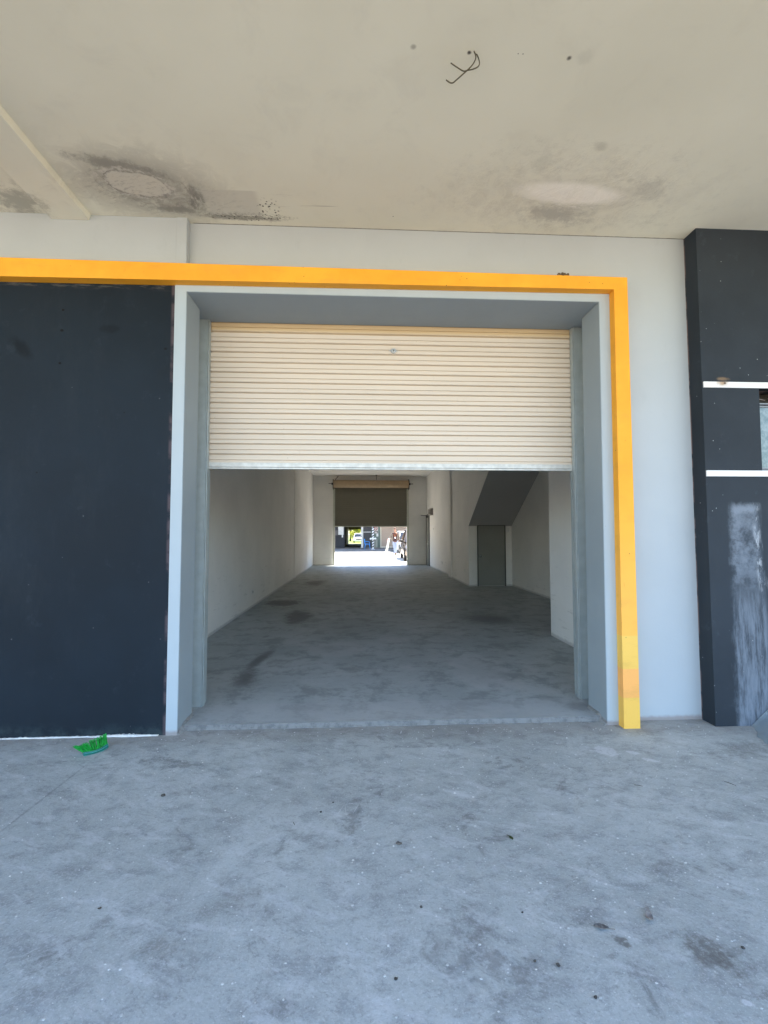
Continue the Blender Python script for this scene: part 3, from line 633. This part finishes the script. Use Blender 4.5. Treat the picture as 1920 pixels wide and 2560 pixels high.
# green broom head leaning by the dark wall
BR = thing('broom_head', 'bright green broom head without handle lying on the concrete by the dark wall', 'broom', (-1.79, 3.27, 0))
TEAL = simple('green_plastic_block', (.015, .16, .13), .35, 0, .25, 20)
BRI = simple('bright_green_bristle', (.02, .50, .07), .45, 0, .6, 60)
Lx = Vector((-1.812, 3.185, .016)); Rx = Vector((-1.712, 3.285, .026))    # block axis from near left to far right
ax = (Rx-Lx); ln = ax.length; ax = ax.normalized()
bn = Vector((-.38, .22, .90)).normalized(); bn = (bn-ax*bn.dot(ax)).normalized()   # bristle direction
sn = ax.cross(bn).normalized()
if sn.y > 0: sn = -sn
mb = MB(); rings = []
ns = 14
for i in range(ns+1):
    t_ = i/ns; w = .027*math.sin(PI*(.12+.80*t_))**.6; arch = .014*math.sin(PI*t_)
    c = Lx+ax*(ln*1.02*t_-.002)-bn*arch
    rings.append([c+sn*w+bn*.004, c+sn*w*1.05-bn*.006, c+sn*w*.55-bn*.020, c-sn*w*.55-bn*.020, c-sn*w*1.05-bn*.006, c-sn*w+bn*.004])
i0 = len(mb.v)
for r in rings: mb.v += [tuple(q) for q in r]
for i in range(ns):
    for k in range(6): mb.f.append((i*6+k, i*6+(k+1)%6, (i+1)*6+(k+1)%6, (i+1)*6+k))
mb.f.append(tuple(range(6))); mb.f.append(tuple(ns*6+k for k in range(6)))
mb.build('block', TEAL, BR, smooth=False)
mb = MB()
for i in range(14):
    for j in range(4):
        t_ = (i+.5)/14; w = .019*math.sin(PI*(.15+.75*t_))**.6
        base = Lx+ax*ln*t_+sn*((j-1.5)/1.5*w)-bn*.010*math.sin(PI*t_)
        fan = (t_-.62)*(1.5 if t_ < .35 else .35)+random.gauss(0, .06); fs_ = random.gauss(0, .07)
        for q in range(9):
            d = (bn+ax*(fan+random.gauss(0,.045))+sn*((j-1.5)*.14+fs_+random.gauss(0,.05))).normalized()
            L = random.uniform(.058, .076)*(1.0 if t_ > .12 else 1.1)
            b0 = base+ax*random.uniform(-.002,.002)+sn*random.uniform(-.002,.002)
            e = b0+d*L; m_ = b0+d*L*.5+Vector((0,0,random.uniform(-.002,.002)))
            if e.z < .004: e.z = .004
            if e.y > 3.440: e.y = 3.440
            mb.tube([b0, m_, e], [.0012, .0011, .0007], 4, False)
mb.build('bristles', BRI, BR)
TEALl = simple('block_rim', (.06, .32, .30), .35)
mb = MB(); mb.tube([Vector(r[1])+sn*.0012 for r in rings], .0016, 6); mb.tube([Vector(r[2])+sn*.001 for r in rings], .0014, 6); mb.build('block_rim', TEALl, BR)

# plastic sheet at the right edge
t = NT('clear_plastic_sheet'); t.b.inputs['Transmission Weight'].default_value = .8
t.bump(t.noise(14, 4), .5, .01); t.b.inputs['Alpha'].default_value = .45; PLS = t.fin((.62, .74, .80), .3, 0, .4)
mb = MB(); nx, ny = 14, 12
for j in range(ny+1):
    for i in range(nx+1):
        u, v = i/nx, j/ny
        x = 2.93+u*.75-.18*v+.012*math.sin(v*9)+.008*math.sin(v*23); y = 3.375-v*.34
        z = .004+(.16*(1-v)**5+.035*abs(mnoise.noise(Vector((u*9, v*8, 1))))+.02*abs(mnoise.noise(Vector((u*22, v*17, 7)))))*min(1, u*4)
        mb.v.append((x, y, z))
for j in range(ny):
    for i in range(nx): a = j*(nx+1)+i; mb.f.append((a, a+1, a+nx+2, a+nx+1))
o = mb.build('plastic_sheet', PLS, smooth=True)
sm_ = o.modifiers.new('thick', 'SOLIDIFY'); sm_.thickness = .002
tag(o, 'crumpled clear plastic sheet on the floor at the foot of the charcoal pillar', 'plastic sheet')

# stones and litter
STN = simple('dark_stone', (.10, .09, .08), .8, 0, .5, 60, .3, .5)
STN2 = simple('brown_stone', (.17, .15, .13), .85, 0, .5, 60, .3, .5)
def stone(x, y, r, lab, mat=STN, sq=.6):
    r *= .85; mb = MB(); mb.ball((0, 0, r*sq*.8), r, 12, 8, (1, .85, sq))
    mb.v = [tuple(Vector(q)*(1+.45*mnoise.noise(Vector(q)*(1.1/r)+Vector((x*9, y*9, 0))))) for q in mb.v]
    mb.v = [(q[0]+x, q[1]+y, max(q[2], 0)+.0005) for q in mb.v]
    o = mb.build('pebble', mat, smooth=False, merge=True); tag(o, lab, 'pebble', 'dark pebbles scattered on the porch floor')
for x, y, r, lab in (
    (-1.087, 2.675, .013, 'dark pebble on the grey floor, nearest the green broom head'),
    (-.204, 2.480, .007, 'tiny round black pebble left of the scratched zigzag lines'),
    (-.145, 2.563, .005, 'speck sized black pebble above the scratched zigzag lines'),
    (-1.007, 1.905, .007, 'small dark pebble alone on the floor at lower left'),
    (.665, 1.581, .008, 'reddish dark pebble low on the floor, right of a smaller black one'),
    (.592, 1.600, .006, 'small black pebble low on the floor, left of a reddish one'),
    (.117, 1.563, .007, 'dark pebble near the bottom edge under the middle of the door'),
    (.735, 1.470, .007, 'black pebble closest to the bottom edge of the picture'),
    (1.337, 1.610, .007, 'black pebble right of the big brown floor stain'),
    (.237, 1.845, .006, 'small dark pebble in the middle of the lower floor'),
    (.62, 1.80, .005, 'tiny black pebble between the grey leaf and the pale floor smear')):
    stone(x, y, r, lab)
stone(.181, 2.216, .015, 'flat round brown pebble in the middle of the porch floor, the largest one', STN2, .35)
def leaf(x, y, L, w, rot, mat, name, lab, curl=.4, cat='leaf'):
    mb = MB(); n = 10; R = Matrix.Rotation(rot, 3, 'Z')
    for i in range(n+1):
        t_ = i/n; ww = w*math.sin(PI*min(1, t_*.93+.04))**.8
        z = .003+curl*L*(t_-.5)**2
        for k, s in enumerate((-1, 0, 1)):
            q = R @ Vector((L*(t_-.5)+.3*L*(t_-.5)**2*0, s*ww, z+abs(s)*w*.5)); mb.v.append((q.x+x, q.y+y, q.z))
    for i in range(n):
        for k in range(2): a = i*3+k; mb.f.append((a, a+1, a+4, a+3))
    a = R @ Vector((L*.5, 0, 0)); b = R @ Vector((L*.95, .1*L, 0))
    mb.tube([(x+a.x, y+a.y, .004+curl*L*.25), (x+b.x, y+b.y, .004)], .0012, 5)
    o = mb.build(name, mat, smooth=True); s = o.modifiers.new('thick', 'SOLIDIFY'); s.thickness = .0008
    tag(o, lab, cat)
leaf(1.085, 1.745, .055, .014, 1.15, simple('dry_grey_leaf', (.32, .28, .25), .8, 0, .5, 50), 'dead_leaf', 'curled grey brown dead leaf with a stalk on the floor at lower right', 1.2)
leaf(.717, 2.221, .028, .008, 1.9, simple('dull_green_leaf', (.06, .09, .02), .7, 0, .4, 50), 'green_leaf', 'small dull green leaf on the floor, right of the centre', .3)
leaf(.885, 1.715, .05, .012, -.3, simple('torn_leaf', (.27, .265, .25), .8, 0, .6, 60), 'torn_leaf', 'flattened torn grey leaf left of the curled dead leaf', .15)
TW = simple('dark_twig', (.05, .045, .035), .8)
for x, y, L, a, lab in ((1.596, 2.634, .045, -.4, 'short dark twig on the floor below the yellow post'), (2.138, 2.626, .06, -1.0, 'short dark twig on the floor farthest right'), (-.33, 2.39, .03, -1.1, 'tiny dark twig on the floor left of the scratched zigzag')):
    o = MB().tube([(x-L/2*math.cos(a), y-L/2*math.sin(a), .003), (x, y, .0045), (x+L/2*math.cos(a), y+L/2*math.sin(a), .003)], [.001, .0018, .001], 6).build('twig', TW); tag(o, lab, 'twig', 'short twigs on the porch floor')
# uncountable paint and plaster chips
random.seed(11); mb = MB()
for k in range(2400):
    x = random.uniform(-2.4, 2.6); y = random.uniform(1.3, 3.45)
    if random.random() > .30+.6*max(0, mnoise.noise(Vector((x*1.1, y*1.3, 5)))+.3)+(.25 if x > 0 else 0): continue
    s = random.choice((.0012, .0016, .0022, .0022, .003, .004))*random.uniform(.8, 1.3); n = random.choice((4, 5, 6)); a0 = random.random()*6; el = random.uniform(.5, 1)
    pts = [(x+s*math.cos(a0+2*PI*i/n)*random.uniform(.7,1.2), y+s*el*math.sin(a0+2*PI*i/n)*random.uniform(.7,1.2)) for i in range(n)]
    mb.prism(pts, 'z', .0005, .0005+s*.5)
for k in range(60):
    x = random.uniform(-1.3, 1.85); y = random.uniform(3.36, 3.52); s = random.uniform(.002, .005)
    mb.prism([(x+s*math.cos(2*PI*i/5+k)*random.uniform(.6,1.2), y+s*math.sin(2*PI*i/5+k)) for i in range(5)], 'z', .0005, .002)
o = mb.build('plaster_chips', simple('plaster_chip', (.66, .66, .64), .8, 0, .3, 40), kind='stuff'); tag(o, 'white specks of paint and plaster scattered over the porch floor', 'debris')

# ------------------------------------------------------------------ building across the rear road
OB = thing('facing_workshop', 'row of workshops across the sunny rear yard with dark walls and a beige shutter', 'building', (0, 43, 0))
DK = simple('facing_navy_paint', (.018, .022, .032), .6); DKP = simple('facing_charcoal_paint', (.045, .047, .058), .6)
GRN = simple('grey_green_paint', (.16, .21, .19), .7); BEIG = m_shutter('facing_beige_shutter', (.46, .36, .30)); CRM = simple('cream_frame', (.72, .66, .55), .6); JW = simple('facing_white_paint', (.68, .70, .72), .6)
MB().box(-30, 30, 37.2, 43, 3.9, 4.2).build('canopy', JW, OB)
MB().box(-30, 30, 42.5, 60, 4.21, 9).build('upper_storey', JW, OB)
MB().box(-30, -1.45, 43.0, 43.3, .15, 3.9).build('dark_wall', DK, OB)
MB().box(-1.75, -1.5, 43.3, 60, .15, 3.9).build('unit_side_wall', DK, OB)
MB().box(-1.45, .07, 43.0, 43.3, 2.6, 3.9).build('lintel', DK, OB)
MB().box(.07, .27, 42.8, 43.3, .15, 3.9).build('jamb', JW, OB)
MB().box(.27, 1.0, 42.85, 43.3, .15, 3.9).build('pillar', DKP, OB)
MB().box(.27, 1.0, 42.835, 42.849, 1.57, 1.63).build('white_band', JW, OB)
MB().box(1.0, 1.85, 43.0, 43.3, .15, 3.9).build('wall', GRN, OB)
fs = MB().box(1.98, 6.0, 43.05, 43.1, .25, 3.2).build('roller_shutter', BEIG, OB)
m_ = MB()
for k in range(30): m_.box(1.98, 6.0, 43.035, 43.049, .3+k*.095, .3+k*.095+.012)
m_.build('slat_ribs', simple('shutter_rib', (.34, .26, .21), .6), fs)
MB().box(1.87, 1.97, 42.98, 43.3, .15, 3.4).box(1.97, 6.0, 42.99, 43.3, .15, .245).build('shutter_frame', CRM, OB)
MB().box(1.85, 30, 43.0, 43.3, 3.41, 3.9).box(6.0, 30, 43.0, 43.3, .15, 3.4).build('wall', JW, OB)
MB().box(.10, .3, 43.3, 60, .15, 3.9).build('unit_side_wall', DK, OB)
m_ = MB().box(-30, -1.55, 59.8, 60, .15, 3.9).box(.10, 30, 59.8, 60, .15, 3.9).box(-1.55, .10, 59.8, 60, 2.02, 3.9); m_.build('unit_rear_wall', simple('facing_dim_wall', (.22, .19, .05), .8), OB)
MB().box(-2.05, -1.55, 42.9, 42.995, 1.35, 2.9).box(-1.72, -1.60, 42.88, 42.899, 1.1, 1.35).build('notice_board', JW, OB)
MB().box(-2.5, -2.1, 42.7, 42.995, 1.3, 1.75).build('air_conditioner', simple('dim_machine', (.10, .10, .11), .5), OB)
mbx = MB().box(1.22, 1.60, 42.75, 42.999, .16, .93).build('meter_cabinet', simple('cabinet_grey', (.28, .30, .27), .5), OB, bevel=.01)
MB().box(1.40, 1.42, 42.742, 42.749, .2, .9).build('cabinet_seam', BLACK, mbx)
sg = MB().box(1.22, 1.66, 42.97, 42.998, 1.47, 2.2).build('sign', simple('sign_white', (.62, .58, .57), .5), OB)
RED = simple('sign_red', (.35, .05, .05), .5); SBL = simple('sign_black', (.05, .03, .035), .5)
mb = MB()
for k in range(28):
    a, b = 2*PI*k/28, 2*PI*(k+1)/28; c = (1.44, 1.93)
    mb.hexa([(c[0]+.12*math.cos(a),42.960,c[1]+.12*math.sin(a)),(c[0]+.17*math.cos(a),42.960,c[1]+.17*math.sin(a)),(c[0]+.17*math.cos(b),42.960,c[1]+.17*math.sin(b)),(c[0]+.12*math.cos(b),42.960,c[1]+.12*math.sin(b))],
            [(c[0]+.12*math.cos(a),42.968,c[1]+.12*math.sin(a)),(c[0]+.17*math.cos(a),42.968,c[1]+.17*math.sin(a)),(c[0]+.17*math.cos(b),42.968,c[1]+.17*math.sin(b)),(c[0]+.12*math.cos(b),42.968,c[1]+.12*math.sin(b))])
mb.hexa([(1.33,42.955,2.02),(1.36,42.955,2.05),(1.55,42.955,1.85),(1.52,42.955,1.82)],[(1.33,42.959,2.02),(1.36,42.959,2.05),(1.55,42.959,1.85),(1.52,42.959,1.82)])
mb.build('red_ring', RED, sg)
MB().box(1.25, 1.63, 42.962, 42.969, 1.64, 1.71).box(1.25, 1.63, 42.962, 42.969, 1.50, 1.53).box(1.58, 1.63, 42.962, 42.969, 1.53, 1.64).box(1.25, 1.29, 42.962, 42.969, 1.53, 1.64).build('sign_bars', SBL, sg)
MB().box(1.50, 1.68, 42.98, 42.998, 1.18, 1.46).build('notice', JW, OB)

# spiral striped pole
SP = thing('striped_pole', 'white pole wrapped in a black spiral stripe beside the blue chair', 'pole', (1.05, 38.2, .15))
MB().tube([(1.05, 38.2, .15), (1.05, 38.2, 3.9)], .07, 16).tube([(1.05,38.2,.15),(1.05,38.2,.19)], .16, 20).build('shaft', JW, SP, smooth=False)
mb = MB(); mb.tube([(1.05+.083*math.cos(t*.30), 38.2+.083*math.sin(t*.30), .22+t*.0106) for t in range(0, 340)], .042, 6); mb.build('spiral_stripe', simple('stripe_black', (.01, .01, .01), .5), SP)
mb = MB(); mb.tube([(.84,38.08,1.02),(1.26,38.08,1.05)], .05, 8).ball((.86,38.08,1.02), .08).ball((1.24,38.08,1.04), .08); mb.build('ribbon_bow', JW, SP)
# blue chair, side on, its back to the left
CH = thing('plastic_chair', 'bright blue plastic chair standing sideways under the opposite canopy', 'chair', (.55, 38.4, .15))
BLU = simple('blue_plastic', (.01, .22, .62), .4, 0, .1)
mb = MB(); mb.prism([(.36,.58),(.42,.62),(.82,.60),(.82,.56),(.42,.56)], 'y', 38.18, 38.60); mb.build('seat', BLU, CH, bevel=.01)
mb = MB(); mb.prism([(.36,.57),(.42,.60),(.38,1.02),(.30,1.0)], 'y', 38.18, 38.60); mb.build('backrest', BLU, CH, bevel=.012)
for x0, x1 in ((.42, .36), (.76, .82)):
    for y in (38.22, 38.56): MB().tube([(x0, y, .58), (x1, y, .151)], [.028, .018], 8).build('leg', BLU, CH)
for y in (38.19, 38.585): MB().tube([(.37, y, .80), (.60, y, .80), (.76, y, .76), (.78, y, .60)], .02, 8).build('armrest', BLU, CH)

# ------------------------------------------------------------------ cars
GLS = simple('car_glass', (.02, .022, .025), .08, 0, .1, 3, .8); TYR = simple('tyre_rubber', (.02, .02, .02), .8); RIM = simple('alloy_rim', (.45, .45, .45), .3, .8); LAMP = simple('headlight_lens', (.7, .72, .75), .1, .2)
def make_car(label, loc, rot, L, Wd, H, col, rough=.25, metal=.4, name='car'):
    C = thing(name, label, 'car', (0, 0, 0)); hw = Wd/2
    P_ = simple('car_paint_'+name, col, rough, metal, .06)
    # stations along the length: y from the nose (-) to tail (+): (y, half width, z sill, z shoulder, z deck)
    st = [(-.50,.60,.34,.52,.60),(-.485,.82,.26,.60,.72),(-.44,.93,.20,.68,.80),(-.34,.985,.19,.76,.88),(-.20,1.,.19,.84,.96),(0,1.,.19,.88,.98),(.25,1.,.19,.90,1.0),(.40,.98,.20,.92,1.0),(.48,.92,.26,.90,1.0),(.50,.80,.34,.80,.92)]
    k = H/1.65; mb = MB(); rings = []
    for (y, w, z0, z1, z2) in st:
        w *= hw; y *= L
        rings.append([(-w*.86,y,z0*k),(-w,y,(z0+.12)*k),(-w,y,z1*k*.9),(-w*.95,y,z1*k),(-w*.78,y,z2*k),(-w*.3,y,(z2+.03)*k),(w*.3,y,(z2+.03)*k),(w*.78,y,z2*k),(w*.95,y,z1*k),(w,y,z1*k*.9),(w,y,(z0+.12)*k),(w*.86,y,z0*k)])
    n = len(rings[0])
    for r in rings: mb.v += r
    for i in range(len(rings)-1):
        for j in range(n): mb.f.append((i*n+j, i*n+(j+1)%n, (i+1)*n+(j+1)%n, (i+1)*n+j))
    mb.f.append(tuple(range(n))); mb.f.append(tuple((len(rings)-1)*n+j for j in range(n)))
    body = mb.build('body', P_, C, smooth=True)
    # greenhouse
    gh = [(-.20,.78,.96,.97),(-.08,.70,.96,1.56),(.10,.72,.97,1.64),(.30,.71,.98,1.62),(.42,.66,.98,1.50),(.48,.70,.98,1.0)]
    mb = MB(); R2 = []
    for (y, w, zb_, zt_) in gh:
        R2.append([(-hw*.93, y*L, zb_*k), (-hw*(.93 if zt_ < 1.1 else w+.06), y*L, (zb_*.25+zt_*.75)*k), (-hw*w, y*L, zt_*k), (hw*w, y*L, zt_*k), (hw*(.93 if zt_ < 1.1 else w+.06), y*L, (zb_*.25+zt_*.75)*k), (hw*.93, y*L, zb_*k)])
    for r in R2: mb.v += r
    for i in range(len(R2)-1):
        for j in range(5): mb.f.append((i*6+j, i*6+j+1, (i+1)*6+j+1, (i+1)*6+j))
    mb.build('windows', GLS, C)
    mb = MB()   # roof skin and pillars
    top = [((-hw*w, y*L, zt_*k+.012), (hw*w, y*L, zt_*k+.012)) for (y, w, zb_, zt_) in gh[1:5]]
    for (a, b), (c, d) in zip(top, top[1:]): mb.hexa([(a[0],a[1],a[2]-.05),(b[0],b[1],b[2]-.05),(d[0],d[1],d[2]-.05),(c[0],c[1],c[2]-.05)], [a, b, d, c])
    for s in (-1, 1):
        for i in range(len(R2)-1):
            pass
        for (i, j) in ((0, 1), (5, 4)):
            a, b = gh[i], gh[j]; mb.tube([(s*hw*.93, a[0]*L, a[2]*k), (s*hw*(b[1]+.04), b[0]*L, b[3]*k-.02)], .035, 6)
        mb.tube([(s*hw*.94, .08*L, .97*k), (s*hw*.78, .09*L, 1.62*k)], .03, 6)
        mb.tube([(s*hw*(g[1]+.02), g[0]*L, g[3]*k) for g in gh[1:5]], .03, 6)
    mb.build('roof', P_, C)
    wr = .34*k
    for s in (-1, 1):
        for y in (-.31, .31):
            x0, x1 = s*(hw-.20), s*(hw+.01)
            wv = thing_part = MB().tube([(x0, y*L, wr), (x0+s*.02, y*L, wr), (x1-s*.03, y*L, wr), (x1, y*L, wr)], [wr*.9, wr, wr, wr*.93], 24).build('wheel', TYR, C)
            MB().tube([(x1, y*L, wr), (x1+s*.012, y*L, wr)], [wr*.62, wr*.5], 18).build('rim', RIM, wv)
        MB().ball((s*hw*.72, -.465*L, .68*k), .13, 10, 8, (1.3, .8, .55)).build('headlight', LAMP, C, smooth=True)
        mm = MB().ball((s*(hw+.10), -.13*L, 1.03*k), .11, 10, 8, (1., .6, .7)); mm.tube([(s*hw*.93, -.14*L, 1.0*k), (s*(hw+.05), -.13*L, 1.0*k)], .03, 6)
        mm.build('mirror', BLACK, C, smooth=True)
    MB().box(-hw*.5, hw*.5, -.503*L, -.47*L, .50*k, .66*k).build('grille', BLACK, C)
    MB().box(-hw*.85, hw*.85, -.507*L, -.46*L, .26*k, .40*k).build('bumper', P_, C, bevel=.02)
    C.location = loc; C.rotation_euler = (0, 0, rot)
    return C
make_car('dark bronze car parked nose first behind the rear door, mostly hidden by its jamb', (3.24, 25.6, .02), -.027, 4.5, 1.82, 1.66, (.13, .095, .07), .22, .5, 'bronze_car')
make_car('white car parked farther back behind the bronze car and the walking person', (3.60, 34.6, .02), .06, 4.3, 1.75, 1.62, (.72, .72, .72), .3, .1, 'white_car')
make_car('small white car far off, seen through the open workshop across the yard', (-.25, 76, 0), 0, 4.0, 1.7, 1.5, (.7, .7, .7), .3, .1, 'distant_car')

# ------------------------------------------------------------------ person walking
def skin(name, V, Ed, mat, parent, sub=2, root=0):
    me = bpy.data.meshes.new(name); me.from_pydata([v[:3] for v in V], Ed, []); me.update()
    o = bpy.data.objects.new(name, me); COL.objects.link(o)
    sk_ = o.modifiers.new('skin', 'SKIN'); sk_.use_smooth_shade = True
    for i, v in enumerate(V):
        d = me.skin_vertices[0].data[i]; r = v[3]; d.radius = r if isinstance(r, tuple) else (r, r); d.use_root = (i == root)
    sb = o.modifiers.new('sub', 'SUBSURF'); sb.levels = sub; sb.render_levels = sub
    dg = bpy.context.evaluated_depsgraph_get(); ev = o.evaluated_get(dg); m2 = bpy.data.meshes.new_from_object(ev)
    m2.name = name; o.modifiers.clear(); o.data = m2; m2.materials.clear(); m2.materials.append(mat)
    for q in m2.polygons: q.use_smooth = True
    if parent: o.parent = parent; o.matrix_parent_inverse = pinv(parent)
    return o
PX, PY, PZ = 2.32, 30.8, .02
PE = thing('person', 'person in dark red top, open jacket and pale jeans walking towards the rear door', 'person', (PX, PY, PZ))
def q_(x, y, z, r): return (PX+x, PY+y, PZ+z, r)
SKN = simple('skin', (.36, .18, .11), .5); JN = simple('pale_jeans', (.26, .31, .44), .8); TS = simple('maroon_top', (.035, .010, .014), .8); JK = simple('open_jacket', (.16, .13, .10), .8); HR = simple('brown_hair', (.10, .045, .025), .6); SH = simple('green_shoe', (.04, .05, .025), .7); ORG = simple('orange_lanyard', (.40, .12, .02), .6)
V = [q_(0,0,.92,(.12,.09)), q_(0,0,1.15,(.12,.085)), q_(0,-.01,1.38,(.145,.10)), q_(0,-.01,1.50,(.055,.055)), q_(0,-.03,1.58,(.05,.052)), q_(0,-.045,1.66,(.072,.085)), q_(0,-.035,1.76,(.068,.085)),
     q_(-.17,0,1.43,.055), q_(-.30,-.03,1.20,.042), q_(-.40,-.10,1.10,.030), q_(-.42,-.12,1.05,.026),
     q_(.17,0,1.43,.055), q_(.29,.03,1.19,.042), q_(.27,-.07,.99,.030), q_(.265,-.09,.93,.026),
     q_(-.08,0,.84,.085), q_(-.04,-.14,.50,.058), q_(-.02,-.22,.10,.038), q_(-.02,-.33,.05,.036),
     q_(.08,0,.84,.085), q_(.10,.05,.48,.058), q_(.07,.22,.13,.038), q_(.08,.13,.05,.036)]
Ed = [(0,1),(1,2),(2,3),(3,4),(4,5),(5,6),(2,7),(7,8),(8,9),(9,10),(2,11),(11,12),(12,13),(13,14),(0,15),(15,16),(16,17),(17,18),(0,19),(19,20),(20,21),(21,22)]
# fingers and thumbs
for (hx, hy, hz, base, s) in ((-.42,-.12,1.05,10,-1), (.265,-.09,.93,14,1)):
    for k in range(4):
        i = len(V); fx = hx+(k-1.5)*.019; V.append(q_(fx, hy-.02, hz-.055, .009)); V.append(q_(fx, hy-.045, hz-.085-(.006 if k in (1,2) else 0), .0085)); V.append(q_(fx, hy-.03, hz-.105, .0075)); Ed += [(base, i), (i, i+1), (i+1, i+2)]
    i = len(V); V.append(q_(hx-s*.035, hy-.03, hz-.03, .0095)); V.append(q_(hx-s*.045, hy-.045, hz-.055, .0085)); Ed += [(base, i), (i, i+1)]
skin('body', V, Ed, SKN, PE)
MB().ball((PX, PY-.13, PZ+1.665), .018, 8, 6, (.8, 1.2, 1.4)).build('nose', SKN, PE, smooth=True)
FEAT = simple('dark_features', (.05, .02, .02), .4)
for sx_ in (-1, 1):
    MB().ball((PX+sx_*.078, PY-.035, PZ+1.67), .022, 8, 6, (.4, .8, 1.3)).build('ear', SKN, PE, smooth=True)
    MB().ball((PX+sx_*.028, PY-.118, PZ+1.695), .010).build('eye', FEAT, PE)
MB().ball((PX, PY-.117, PZ+1.618), .016, 8, 6, (1.4, .4, .35)).build('mouth', FEAT, PE)
MB().ball((PX, PY-.012, PZ+1.755), .094, 14, 10, (.92, 1.08, .85)).build('hair', HR, PE, smooth=True)
V = [q_(0,0,.86,(.165,.13)), q_(0,0,1.15,(.15,.11)), q_(0,-.01,1.36,(.165,.12)), q_(0,-.01,1.46,(.075,.075)), q_(-.18,0,1.42,.072), q_(-.265,-.02,1.27,.062), q_(.18,0,1.42,.072), q_(.26,.02,1.27,.062)]
skin('top', V, [(0,1),(1,2),(2,3),(2,4),(4,5),(2,6),(6,7)], TS, PE)
for s in (-1, 1):
    hand = [(-.30,-.03,1.20),(-.37,-.08,1.13)] if s < 0 else [(.29,.03,1.19),(.275,-.05,1.03)]
    V = [q_(s*.12,.005,.95,(.07,.125)), q_(s*.125,.0,1.18,(.065,.12)), q_(s*.13,0,1.40,(.075,.11)), q_(s*.19,0,1.425,.082), q_(hand[0][0],hand[0][1],hand[0][2],.062), q_(hand[1][0],hand[1][1],hand[1][2],.050)]
    skin('jacket', V, [(0,1),(1,2),(2,3),(3,4),(4,5)], JK, PE)
V = [q_(0,0,.97,(.145,.12)), q_(-.085,0,.82,.105), q_(-.045,-.14,.50,.078), q_(-.02,-.22,.12,.060), q_(.085,0,.82,.105), q_(.10,.05,.48,.078), q_(.07,.21,.15,.060)]
skin('jeans', V, [(0,1),(1,2),(2,3),(0,4),(4,5),(5,6)], JN, PE)
for (a, b) in (((-.02,-.20,.05), (-.02,-.36,.035)), ((.07,.21,.075), (.08,.08,.03))): skin('shoe', [q_(a[0], a[1], a[2]+.05, .062), q_(*a, .062), q_((a[0]+b[0])/2, (a[1]+b[1])/2, .055, .058), q_(*b, .046)], [(0,1),(1,2),(2,3)], SH, PE)
mb = MB()
for s in (-1, 1): mb.tube([q_(s*.07,-.02,1.50,0)[:3], q_(s*.075,-.135,1.40,0)[:3], q_(s*.02,-.15,1.22,0)[:3]], .013, 6)
ly = mb.build('lanyard', ORG, PE)
MB().box(PX-.04, PX+.04, PY-.17, PY-.16, PZ+1.10, PZ+1.21).build('badge', PLWH, ly)
# long rolled sheet and the pink bag in the raised hand
mb = MB(); A_, B_ = Vector((PX-.405, PY-.17, 1.10)), Vector((PX-.60, PY-.26, .22))
mb.tube([A_+(A_-B_)*.05, A_, (A_+B_)/2, B_], [.045, .055, .07, .085], 14)
o = mb.build('rolled_sheet', simple('white_roll', (.72, .71, .58), .6)); tag(o, 'long white rolled sheet held slanting to the ground by the walking person', 'roll')
mb = MB().ball((PX-.49, PY-.16, .96), .07, 10, 8, (.8, .5, 2.1)); mb.tube([(PX-.49, PY-.16, 1.08), (PX-.44, PY-.15, 1.09)], .012, 6)
o = mb.build('pink_bag', simple('pink_bag', (.58, .30, .27), .6), smooth=True); tag(o, 'small pink bag dangling from the walking person\'s outstretched hand', 'bag')

# ------------------------------------------------------------------ trees beyond the workshop
t = NT('sunlit_leaf'); ln_ = t.noise(1.3, 3); t.b.inputs['Subsurface Weight'].default_value = 0
LEAF = t.fin(t.mix(t.ss(ln_, .35, .65), (.22, .27, .012), (.48, .45, .02)), .6)
BARK = simple('bark', (.12, .09, .06), .9, 0, .4, 12)
def tree(x, y, h, r, lab, seed):
    random.seed(seed); T = thing('tree', lab, 'tree', (x, y, 0), 'trees beyond the facing workshop')
    mb = MB(); mb.tube([(x, y, 0), (x+.1, y, h*.3), (x-.05, y, h*.6)], [.2, .15, .09], 8); cl = []
    for k in range(9):
        a = random.random()*2*PI; e = random.uniform(.2, .9); z0 = h*random.uniform(.15, .5)
        q = Vector((x+math.cos(a)*r*e, y+math.sin(a)*r*e, h*random.uniform(.25, .95))); mb.tube([(x, y, z0), ((x+q.x)/2, (y+q.y)/2, (z0+q.z)/2+.15), q], [.07, .05, .02], 6); cl.append((q, r*random.uniform(.3, .5)))
    mb.build('trunk', BARK, T); mb = MB()
    for q, cr in cl:
        for k in range(700):
            d = Vector((random.gauss(0,1), random.gauss(0,1), random.gauss(0,.8))); d = d.normalized()*cr*random.random()**.4; c = q+d
            if c.z < .1: continue
            s = random.uniform(.07, .14); n = Vector((random.gauss(0,1), random.gauss(0,1), random.gauss(.8,.6))).normalized(); u = n.orthogonal().normalized(); v = n.cross(u)
            mb.poly([c-u*s, c-v*s*.5, c+u*s, c+v*s*.5])
    mb.build('crown', LEAF, T)
tree(-1.9, 88, 5.0, 2.2, 'sunlit yellow green tree, left one seen through the facing workshop', 1)
tree(.9, 86, 4.6, 2.0, 'sunlit yellow green tree, right one seen through the facing workshop', 2)
tree(-.4, 96, 7.5, 3.6, 'tallest sunlit tree, rearmost seen through the facing workshop', 4)
